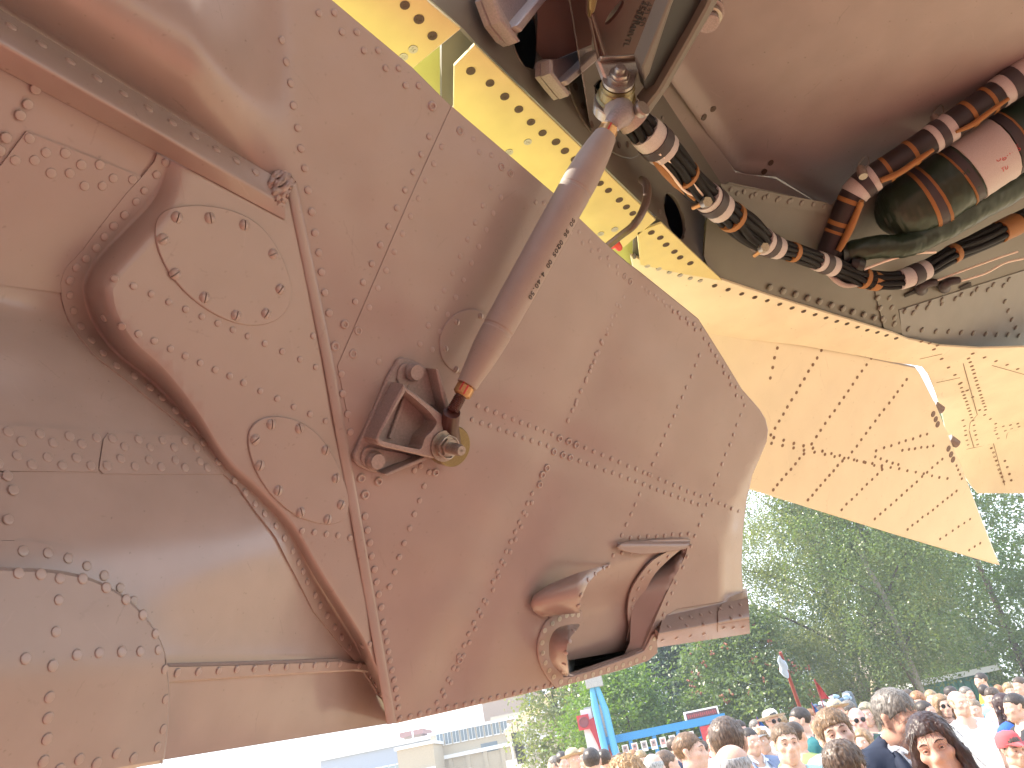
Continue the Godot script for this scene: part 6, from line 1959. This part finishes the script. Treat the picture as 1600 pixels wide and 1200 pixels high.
# A standing person whose head is seen at hx, hy, that many metres away. yaw 0 faces the camera, positive turns towards the picture's right.
func person(hx: float, hy: float, z: float, yaw: float, o: Dictionary) -> Node3D:
	var female: bool = o.get("female", false)
	var head := at(hx, hy, z)
	var scl: float = o.get("scale", head.y / 1.64)
	scl = o.get("scale", head.y / (1.64 - o.get("drop", 0.0)))
	var lift: float = head.y - (1.64 - o.get("drop", 0.0)) * scl
	var fine := z < 6.2
	var hcell := 0.0048 if z < 4.6 else (0.0065 if fine else 0.011)
	var bcell := 0.02 if fine else 0.032
	var toward := atan2(eye.x - head.x, eye.z - head.z)
	var body_turn: float = toward + deg_to_rad(o.get("body", yaw))
	var t := thing("person", Vector3(head.x, lift if absf(lift) > 0.02 else 0.0, head.z), o.label, "person", "people in the crowd")
	t.rotation.y = body_turn
	t.scale = Vector3.ONE * scl
	var hb := Basis.from_euler(Vector3(deg_to_rad(o.get("nod", 0.0)), toward + deg_to_rad(yaw) - body_turn, deg_to_rad(o.get("tilt", 0.0))), EULER_ORDER_YXZ)
	var ht := Transform3D(hb, Vector3(0, 1.64 - o.get("drop", 0.0), 0.012 + o.get("fwd", 0.0)) - hb * Vector3(0, 0.0, 0.012))
	var hn := cached("head%s%s" % [female, hcell], func() -> Array: return net(head_field(female), [Vector3(0, 0.02, 0)], hcell))
	var parts := [body_net(female, bcell), moved(hn, ht)]
	if fine: parts.append(hands_net(female))
	var tone: Array = o.get("skin", [0.66, 0.43, 0.33])
	part("body", net_mesh(joined(parts)), skin(tone[0], tone[1], tone[2]), t)
	var style: String = o.get("style", "short")
	if style != "none":
		var hair := cached("hair%s%s" % [style, hcell], func() -> Array: return net(hair_field(style), [Vector3(0, 0.08, -0.05)] if style != "bald" else [Vector3(0, 0.0, -0.08), Vector3(0.07, 0.0, -0.03), Vector3(-0.078, 0, -0.03)], hcell))
		var hc: Array = o.get("hair", [0.09, 0.05, 0.03])
		var hm := cached("strands%s%s" % [style, hcell], func() -> Array: return joined([hair, strands_of(hair, style)])) if fine and style != "bald" else hair
		part("hair", net_mesh(hm), hair_mat(hc[0], hc[1], hc[2]), t).transform = ht
	var top: String = o.get("top", "shirt")
	var cc: Array = o.get("cloth", [0.7, 0.7, 0.7])
	if top == "jacket":
		part("shirt", net_mesh(cloth_net("long", female, bcell)), cloth(0.72, 0.74, 0.8), t)
		part("jacket", net_mesh(cloth_net("jacket", female, bcell)), cloth(cc[0], cc[1], cc[2]), t)
		for s in [-1.0, 1.0]:
			var lp := [Vector3(s * 0.075, 1.47, 0.05), Vector3(s * 0.095, 1.40, 0.125), Vector3(s * 0.06, 1.28, 0.150), Vector3(s * 0.02, 1.10, 0.150)]
			part("lapel", tube(curve(lp, 4), [0.012, 0.018, 0.024, 0.028, 0.03, 0.03, 0.03, 0.028, 0.026, 0.022, 0.018, 0.012, 0.006], 8, true, 0.35, Vector3(1, 0, 0.3 * -s)), cloth(cc[0], cc[1], cc[2]), t)
			part("collar", tube(curve([Vector3(0, 1.53, -0.075), Vector3(s * 0.062, 1.525, -0.03), Vector3(s * 0.066, 1.50, 0.03), Vector3(s * 0.03, 1.455, 0.075)], 4), [0.016, 0.017, 0.018, 0.018, 0.018, 0.018, 0.018, 0.019, 0.02, 0.02, 0.019, 0.016, 0.01], 8, true, 0.4, Vector3.UP), cloth(0.74, 0.76, 0.82), t)
	else:
		part("shirt", net_mesh(cloth_net(top, female, bcell)), cloth(cc[0], cc[1], cc[2]), t)
	var lc: Array = o.get("legs", [0.06, 0.07, 0.11])
	part("trousers", net_mesh(cloth_net("legs", female, bcell)), cloth(lc[0], lc[1], lc[2]), t)
	if z < 11:
		var eyem: StandardMaterial3D = M.eye_white
		for s in [-1.0, 1.0]:
			var e := part("eye", ball(0.0118), eyem, t)
			e.transform = ht * Transform3D(Basis(), Vector3(s * 0.0315, 0.003, 0.0735))
			if not fine: continue
			var ir := part("iris", lathe([Vector2(0.0056, 0), Vector2(0.0052, 0.0012), Vector2(0.0022, 0.0016), Vector2(0, 0.0016)], 12), M.iris, t)
			ir.transform = ht * Transform3D(Basis(Vector3.RIGHT, PI / 2), Vector3(s * 0.0312, 0.003, 0.0843))
			for q in [[0.0095, 0.0036], [-0.010, 0.0020]]:
				var lid := part("eyelid" if q[0] > 0 else "lower_lid", tube(curve([Vector3(s * 0.018, 0.002, 0.083), Vector3(s * 0.031, 0.004 + q[0] * 0.62, 0.087), Vector3(s * 0.046, 0.002, 0.076)], 4), [0.001, q[1], q[1], q[1], q[1], q[1], q[1], q[1], 0.001], 6), skin(tone[0] * 0.8, tone[1] * 0.74, tone[2] * 0.74), t)
				lid.transform = ht
			var hc: Array = o.get("hair", [0.09, 0.05, 0.03])
			var br := part("eyebrow", tube(curve([Vector3(s * 0.014, 0.024, 0.094), Vector3(s * 0.03, 0.031, 0.091), Vector3(s * 0.05, 0.024, 0.073)], 4), [0.002, 0.0035, 0.0042, 0.0045, 0.0042, 0.0038, 0.0032, 0.0025, 0.001], 7, true, 0.6), hair_mat(hc[0] * 0.7, hc[1] * 0.7, hc[2] * 0.7), t)
			br.transform = ht
		if fine:
			var lips := part("lips", joined_lips(), skin(tone[0] * 0.82, tone[1] * 0.56, tone[2] * 0.58), t)
			lips.transform = ht
	if o.has("cap"):
		var k: Array = o.cap
		var capm := part("cap", lathe([Vector2(0.092, 0.03), Vector2(0.094, 0.06), Vector2(0.086, 0.105), Vector2(0.06, 0.135), Vector2(0.0, 0.148)], 22), cloth(k[0], k[1], k[2]), t)
		capm.transform = ht * Transform3D(Basis(Vector3.RIGHT, -0.12), Vector3(0, -0.004, -0.016))
		if o.get("brim", "peak") == "peak":
			var pk := part("peak", tube(curve([Vector3(0, 0.052, 0.05), Vector3(0, 0.056, 0.10), Vector3(0, 0.040, 0.165)], 5), [0.078, 0.08, 0.08, 0.078, 0.076, 0.072, 0.066, 0.058, 0.048, 0.035, 0.012], 16, true, 0.08, Vector3.RIGHT), cloth(k[0], k[1], k[2]), t)
			pk.transform = ht
		else:
			var bm := part("brim", lathe([Vector2(0.085, 0.045), Vector2(0.12, 0.038), Vector2(0.165, 0.05), Vector2(0.166, 0.054), Vector2(0.12, 0.044), Vector2(0.085, 0.052)], 26), cloth(k[0], k[1], k[2]), t)
			bm.transform = ht * Transform3D(Basis(Vector3.RIGHT, -0.12), Vector3(0, 0, -0.012))
	if o.has("glasses"):
		for s in [-1.0, 1.0]:
			var gl := part("lens", lathe([Vector2(0.024, 0), Vector2(0.023, 0.003), Vector2(0, 0.004)], 16), M.lens, t)
			gl.transform = ht * Transform3D(Basis(Vector3.UP, s * 0.25) * Basis(Vector3.RIGHT, PI / 2), Vector3(s * 0.034, 0.004, 0.098))
			part("temple", tube([Vector3(s * 0.058, 0.01, 0.09), Vector3(s * 0.078, 0.012, 0.0)], [0.0022, 0.0018], 6), M.lens, t).transform = ht
	return t

func strands_of(hair: Array, style: String) -> Array:   # single locks lying on and lifting off the hair
	var r := RandomNumberGenerator.new()
	r.seed = 31
	var v := PackedVector3Array()
	var n := PackedVector3Array()
	var idx := PackedInt32Array()
	var long := style == "long"
	for s in (1500 if long else 1100):
		var k := r.randi() % (hair[0] as PackedVector3Array).size()
		var p: Vector3 = hair[0][k]
		var nr: Vector3 = hair[1][k]
		if nr.length() < 0.5: continue
		var crown := Vector3(0, 0.13, -0.03)
		var flow := ((p - crown) * Vector3(1, 0.4, 1) + Vector3(0, -0.06 if not long else -0.2, 0)).normalized()
		if style == "curly": flow = Vector3(r.randfn(), r.randfn(), r.randfn()).normalized()
		flow = (flow - nr * flow.dot(nr) + nr * r.randf_range(-0.02, 0.14)).normalized()
		var l := r.randf_range(0.012, 0.035) * (2.4 if long else 1.0)
		var side := flow.cross(nr).normalized()
		var w := r.randf_range(0.0006, 0.0013)
		var base := v.size()
		var bend := Vector3(r.randfn(), r.randfn() - 0.5, r.randfn()) * l * 0.2
		for i in 4:
			var t := i / 3.0
			var c := p - nr * 0.002 + flow * l * t + bend * t * t
			v.append(c - side * w * (1 - t * 0.8))
			v.append(c + nr * w * 0.8)
			v.append(c + side * w * (1 - t * 0.8))
			n.append((nr - side).normalized())
			n.append(nr)
			n.append((nr + side).normalized())
		for i in 3:
			for j in 2:
				var a := base + i * 3 + j
				idx.append_array(PackedInt32Array([a, a + 1, a + 3, a + 1, a + 4, a + 3]))
	return [v, n, idx]

func joined_lips() -> ArrayMesh:
	var st := SurfaceTool.new()
	for q in [[-0.0645, 0.0052], [-0.0752, 0.006]]:
		var m := tube(curve([Vector3(-0.024, -0.070, 0.079), Vector3(-0.010, q[0] + 0.001, 0.0885), Vector3(0.0, q[0], 0.0895), Vector3(0.010, q[0] + 0.001, 0.0885), Vector3(0.024, -0.070, 0.079)], 4), [0.001, 0.002, 0.003, 0.004, q[1], q[1], q[1], q[1], q[1] * 0.95, q[1], q[1], q[1], q[1], 0.004, 0.003, 0.002, 0.001], 8, true, 0.7)
		st.append_from(m, 0, Transform3D())
	return st.commit()

func ball(r: float) -> ArrayMesh:
	var p := []
	for i in 9: p.append(Vector2(r * sin(PI * (1 - i / 8.0)), -r * cos(PI * (i / 8.0))))
	return lathe(p, 14)

func build_people() -> void:
	M.eye_white = mat(lin(0.7, 0.67, 0.64), 0.25)
	M.iris = mat(lin(0.04, 0.03, 0.025), 0.2)
	M.lens = mat(lin(0.012, 0.012, 0.014), 0.1)
	var brown := [0.10, 0.055, 0.03]
	var dark := [0.055, 0.038, 0.03]
	var fair := [0.36, 0.24, 0.12]
	var grey := [0.20, 0.17, 0.145]
	var white := [0.74, 0.74, 0.76]
	# those near enough to show a face
	person(1396, 1127, 3.65, 52, {"body": 30.0, "nod": 20.0, "drop": 0.055, "fwd": 0.05, "hair": grey, "style": "short", "top": "jacket", "cloth": [0.014, 0.022, 0.05], "skin": [0.52, 0.29, 0.21], "label": "man in dark navy suit with short greying hair looking down beside the dark haired woman"})
	person(1461, 1169, 3.0, -6, {"body": 12.0, "female": true, "tilt": 8.0, "nod": 2.0, "drop": 0.03, "hair": [0.045, 0.018, 0.014], "style": "long", "top": "long", "cloth": [0.014, 0.012, 0.03], "skin": [0.60, 0.36, 0.28], "label": "woman with long dark brown hair and dark top looking at the camera"})
	person(1309, 1150, 3.9, 4, {"tilt": 9.0, "nod": -7.0, "hair": [0.24, 0.14, 0.07], "style": "thick", "cloth": white, "label": "young man with light brown fringe and white shirt squinting upwards"})
	person(1229, 1163, 4.9, 14, {"tilt": -3.0, "hair": [0.17, 0.10, 0.05], "style": "short", "cloth": [0.45, 0.68, 0.72], "label": "youth with short brown hair and pale turquoise shirt, mouth open"})
	person(1080, 1176, 5.3, 72, {"hair": [0.20, 0.11, 0.055], "style": "short", "cloth": white, "label": "young man in profile facing right below the board of portraits"})
	person(1141, 1166, 3.7, 168, {"hair": [0.13, 0.085, 0.06], "style": "short", "cloth": [0.68, 0.66, 0.62], "label": "man with short grey brown hair seen from behind in front of the rowan tree"})
	person(1152, 1212, 3.2, 160, {"hair": [0.62, 0.52, 0.40], "style": "bald", "cloth": [0.66, 0.62, 0.6], "label": "man with pale balding crown seen from behind at the bottom edge"})
	person(984, 1226, 4.1, 170, {"female": true, "hair": [0.42, 0.22, 0.09], "style": "curly", "cloth": [0.7, 0.62, 0.5], "label": "person with fluffy ginger curls seen from behind at the bottom edge"})
	person(1326, 1206, 3.3, 150, {"hair": [0.14, 0.09, 0.06], "style": "thick", "cloth": [0.5, 0.5, 0.5], "label": "person with brown hair seen from behind at the bottom edge below the squinting youth"})
	person(1583, 1172, 4.9, 30, {"nod": 6.0, "hair": brown, "style": "short", "cap": [0.62, 0.10, 0.11], "cloth": [0.6, 0.5, 0.5], "label": "child in a red peaked cap at the right edge"})
	# the middle of the crowd
	person(1586, 1106, 6.6, -62, {"hair": dark, "cloth": [0.03, 0.03, 0.035], "label": "dark haired man in dark t-shirt at the right edge facing left"})
	person(1567, 1104, 7.6, -120, {"female": true, "hair": [0.05, 0.02, 0.018], "style": "long", "cloth": [0.03, 0.12, 0.55], "label": "woman with long dark hair and bright blue shirt turned away"})
	person(1499, 1100, 7.4, 35, {"hair": [0.40, 0.28, 0.19], "style": "bald", "cloth": [0.78, 0.78, 0.78], "label": "balding man in white t-shirt behind the dark haired woman"})
	person(1474, 1104, 8.2, 20, {"female": true, "hair": [0.30, 0.18, 0.09], "style": "long", "glasses": true, "cloth": [0.05, 0.05, 0.05], "label": "woman with long light brown hair and dark sunglasses"})
	person(1524, 1110, 8.6, -15, {"hair": [0.25, 0.17, 0.11], "cloth": [0.50, 0.42, 0.58], "label": "man in lilac shirt to the right of the balding man"})
	person(1448, 1114, 7.9, 60, {"female": true, "hair": dark, "style": "short", "cloth": [0.72, 0.66, 0.66], "label": "dark haired person in profile right above the suited man's shoulder"})
	person(1341, 1126, 7.8, 10, {"hair": [0.66, 0.62, 0.58], "style": "bald", "glasses": true, "cloth": [0.08, 0.12, 0.09], "skin": [0.64, 0.38, 0.32], "label": "pink faced man with glasses and white hair behind the suited man"})
	person(1356, 1117, 8.6, -10, {"female": true, "hair": [0.42, 0.31, 0.2], "style": "long", "cloth": [0.6, 0.58, 0.55], "label": "fair long haired woman behind the man with glasses"})
	person(1350, 1160, 7.0, -20, {"female": true, "hair": [0.34, 0.2, 0.1], "style": "long", "cloth": [0.72, 0.5, 0.55], "label": "little girl in pink behind the suited man's shoulder"})
	person(1250, 1128, 7.6, -75, {"hair": dark, "style": "short", "cloth": [0.02, 0.14, 0.15], "label": "man in dark teal shirt in profile facing left"})
	person(1245, 1152, 6.6, 150, {"hair": [0.07, 0.045, 0.03], "cloth": [0.22, 0.33, 0.12], "label": "man in olive green shirt seen from behind"})
	person(1288, 1146, 6.4, -160, {"female": true, "hair": [0.40, 0.27, 0.15], "style": "thick", "cloth": [0.75, 0.74, 0.74], "label": "fair haired person in white turned away behind the squinting youth"})
	person(1174, 1160, 7.2, 30, {"hair": dark, "cloth": [0.20, 0.24, 0.36], "top": "jacket", "label": "dark haired man in blue grey jacket behind the man seen from behind"})
	person(1192, 1158, 7.8, -20, {"female": true, "hair": [0.36, 0.22, 0.12], "style": "thick", "cap": [0.75, 0.74, 0.72], "cloth": [0.6, 0.5, 0.42], "label": "woman in a white cap left of the turquoise shirted youth"})
	person(1208, 1128, 9.4, 25, {"hair": dark, "style": "short", "glasses": true, "cap": [0.6, 0.56, 0.5], "brim": "none", "cloth": [0.7, 0.7, 0.72], "label": "person in sunglasses and pale cap below the red flag pole"})
	person(1308, 1112, 9.6, 15, {"hair": grey, "cap": [0.52, 0.42, 0.28], "brim": "wide", "cloth": [0.6, 0.6, 0.6], "label": "person in wide brimmed straw hat below the mottled canopy"})
	person(926, 1192, 7.4, 175, {"hair": dark, "style": "short", "cloth": [0.7, 0.68, 0.66], "label": "dark haired person seen from behind at the foot of the concrete pylon"})
	person(946, 1190, 8.8, 170, {"hair": [0.05, 0.03, 0.02], "cloth": [0.75, 0.22, 0.02], "label": "person in bright orange shirt beside the concrete pylon"})
	person(1024, 1206, 5.6, 165, {"hair": [0.58, 0.48, 0.36], "style": "bald", "cloth": [0.7, 0.66, 0.62], "label": "person with pale thin hair seen from behind next to the ginger curls"})
	person(1044, 1197, 6.4, 120, {"hair": [0.15, 0.09, 0.055], "cloth": [0.08, 0.09, 0.14], "label": "brown haired person in dark blue left of the youth in profile"})
	person(1056, 1168, 10.5, 70, {"hair": brown, "cloth": [0.05, 0.06, 0.1], "label": "small dark suited figure below the last portraits of the board"})
	person(897, 1187, 10.5, 20, {"hair": fair, "cap": [0.5, 0.4, 0.26], "brim": "none", "cloth": [0.6, 0.6, 0.62], "label": "person in tan cap below the left hand tree"})
	person(1533, 1064, 13.0, -70, {"scale": 1.0, "hair": dark, "cloth": [0.75, 0.42, 0.03], "label": "person in yellow shirt raised above the crowd near the green garage"})
	person(1540, 1083, 11.5, 160, {"hair": dark, "cloth": [0.28, 0.60, 0.75], "label": "person in light blue shirt seen from behind below the yellow shirted one"})
	person(1594, 1072, 11.0, -50, {"hair": brown, "cloth": [0.6, 0.6, 0.62], "label": "brown haired person at the right edge level with the garage roof"})
	# heads farther back, each with its own colours
	var hairs := [["dark", dark], ["brown", brown], ["fair", fair], ["grey", grey], ["ginger", [0.38, 0.17, 0.07]]]
	var tops := [["white", white], ["pale blue", [0.35, 0.5, 0.7]], ["black", [0.03, 0.03, 0.03]], ["pink", [0.7, 0.35, 0.4]], ["beige", [0.6, 0.5, 0.36]], ["red", [0.5, 0.05, 0.05]], ["grey", [0.3, 0.3, 0.32]]]
	var spots := [[1422, 1094, 9.8, "above the suited man's hair"], [1436, 1099, 9.2, "left of the woman in sunglasses"], [1457, 1093, 10.6, "behind the woman in sunglasses"], [1486, 1087, 12.0, "over the balding man's head"], [1512, 1086, 11.6, "right of the balding man"], [1552, 1091, 9.6, "left of the blue shirted woman"], [1562, 1082, 12.5, "above the blue shirted woman"], [1578, 1080, 12.0, "near the right edge of the crowd"],
		[1366, 1113, 11.0, "left of the suited man's temple"], [1325, 1111, 11.5, "right of the straw hat"], [1284, 1120, 10.8, "left of the straw hat"], [1268, 1124, 11.4, "right of the teal shirted man"], [1220, 1132, 10.4, "left of the teal shirted man"], [1158, 1142, 11.0, "under the rowan tree"], [1183, 1138, 12.2, "right of the rowan trunk"], [1100, 1172, 11.6, "below the lit sign"], [1112, 1160, 12.5, "at the right end of the blue board"], [1003, 1190, 10.0, "below the middle portraits"], [1018, 1190, 12.5, "below the second row of portraits"], [1036, 1190, 10.4, "left of the dark suited figure"],
		[970, 1192, 10.8, "below the first portraits"], [990, 1186, 12.4, "above the ginger curls"], [912, 1184, 11.8, "left of the concrete pylon"], [880, 1192, 11.0, "below the loudspeaker tower tree"], [866, 1196, 12.4, "at the far left of the crowd"], [962, 1196, 11.6, "right of the orange shirt"], [1590, 1128, 8.6, "at the edge below the dark t-shirt"], [1424, 1118, 10.0, "between suited man and dark profile"]]
	for i in spots.size():
		var s: Array = spots[i]
		var h: Array = hairs[(i * 3 + 1) % 5]
		var c: Array = tops[(i * 5 + i / 7) % 7]
		var turned := i % 3 == 0
		person(s[0], s[1], s[2], (165.0 if turned else -40.0) + 23 * (i % 5), {"female": i % 4 == 1, "style": ["short", "thick", "short", "long"][i % 4] if i % 4 != 3 else "thick", "hair": h[1], "cloth": c[1], "label": "distant %s haired person in %s top %s" % [h[0], c[0], s[3]]})

func _ready() -> void:
	var cam := Camera3D.new()
	cam.transform = Transform3D(cb, eye)
	cam.fov = rad_to_deg(2 * atan(600.0 / F))
	cam.near = 0.05
	cam.far = 800
	put(cam, "camera", self)
	var env := Environment.new()
	env.background_mode = Environment.BG_SKY
	var sm := ProceduralSkyMaterial.new()
	sm.sky_top_color = Color(0.74, 0.82, 0.92)
	sm.sky_horizon_color = Color(0.92, 0.94, 0.96)
	sm.sky_curve = 0.2
	sm.ground_bottom_color = Color(0.4, 0.35, 0.3)
	sm.ground_horizon_color = Color(0.6, 0.58, 0.55)
	env.sky = Sky.new()
	env.sky.sky_material = sm
	env.background_energy_multiplier = 1.25
	env.tonemap_mode = Environment.TONE_MAPPER_LINEAR
	env.tonemap_exposure = 3.0
	env.fog_enabled = true
	env.fog_density = 0.0026
	env.fog_light_color = Color(0.9, 0.93, 0.96)
	env.sdfgi_enabled = true
	env.ssao_enabled = true
	env.ssil_enabled = true
	var we := WorldEnvironment.new()
	we.environment = env
	put(we, "world_environment", self)
	var sun := DirectionalLight3D.new()
	sun.light_energy = 1.3
	sun.light_color = Color(1, 0.95, 0.87)
	sun.light_angular_distance = 0.5
	sun.shadow_enabled = true
	put(sun, "sun", self)
	sun.look_at_from_position(Vector3(-6.6, 7.4, -1.2), Vector3.ZERO)
	rng.seed = 11
	make_materials()
	build_setting()
	build_aircraft()
	build_people()
	flush_loose()
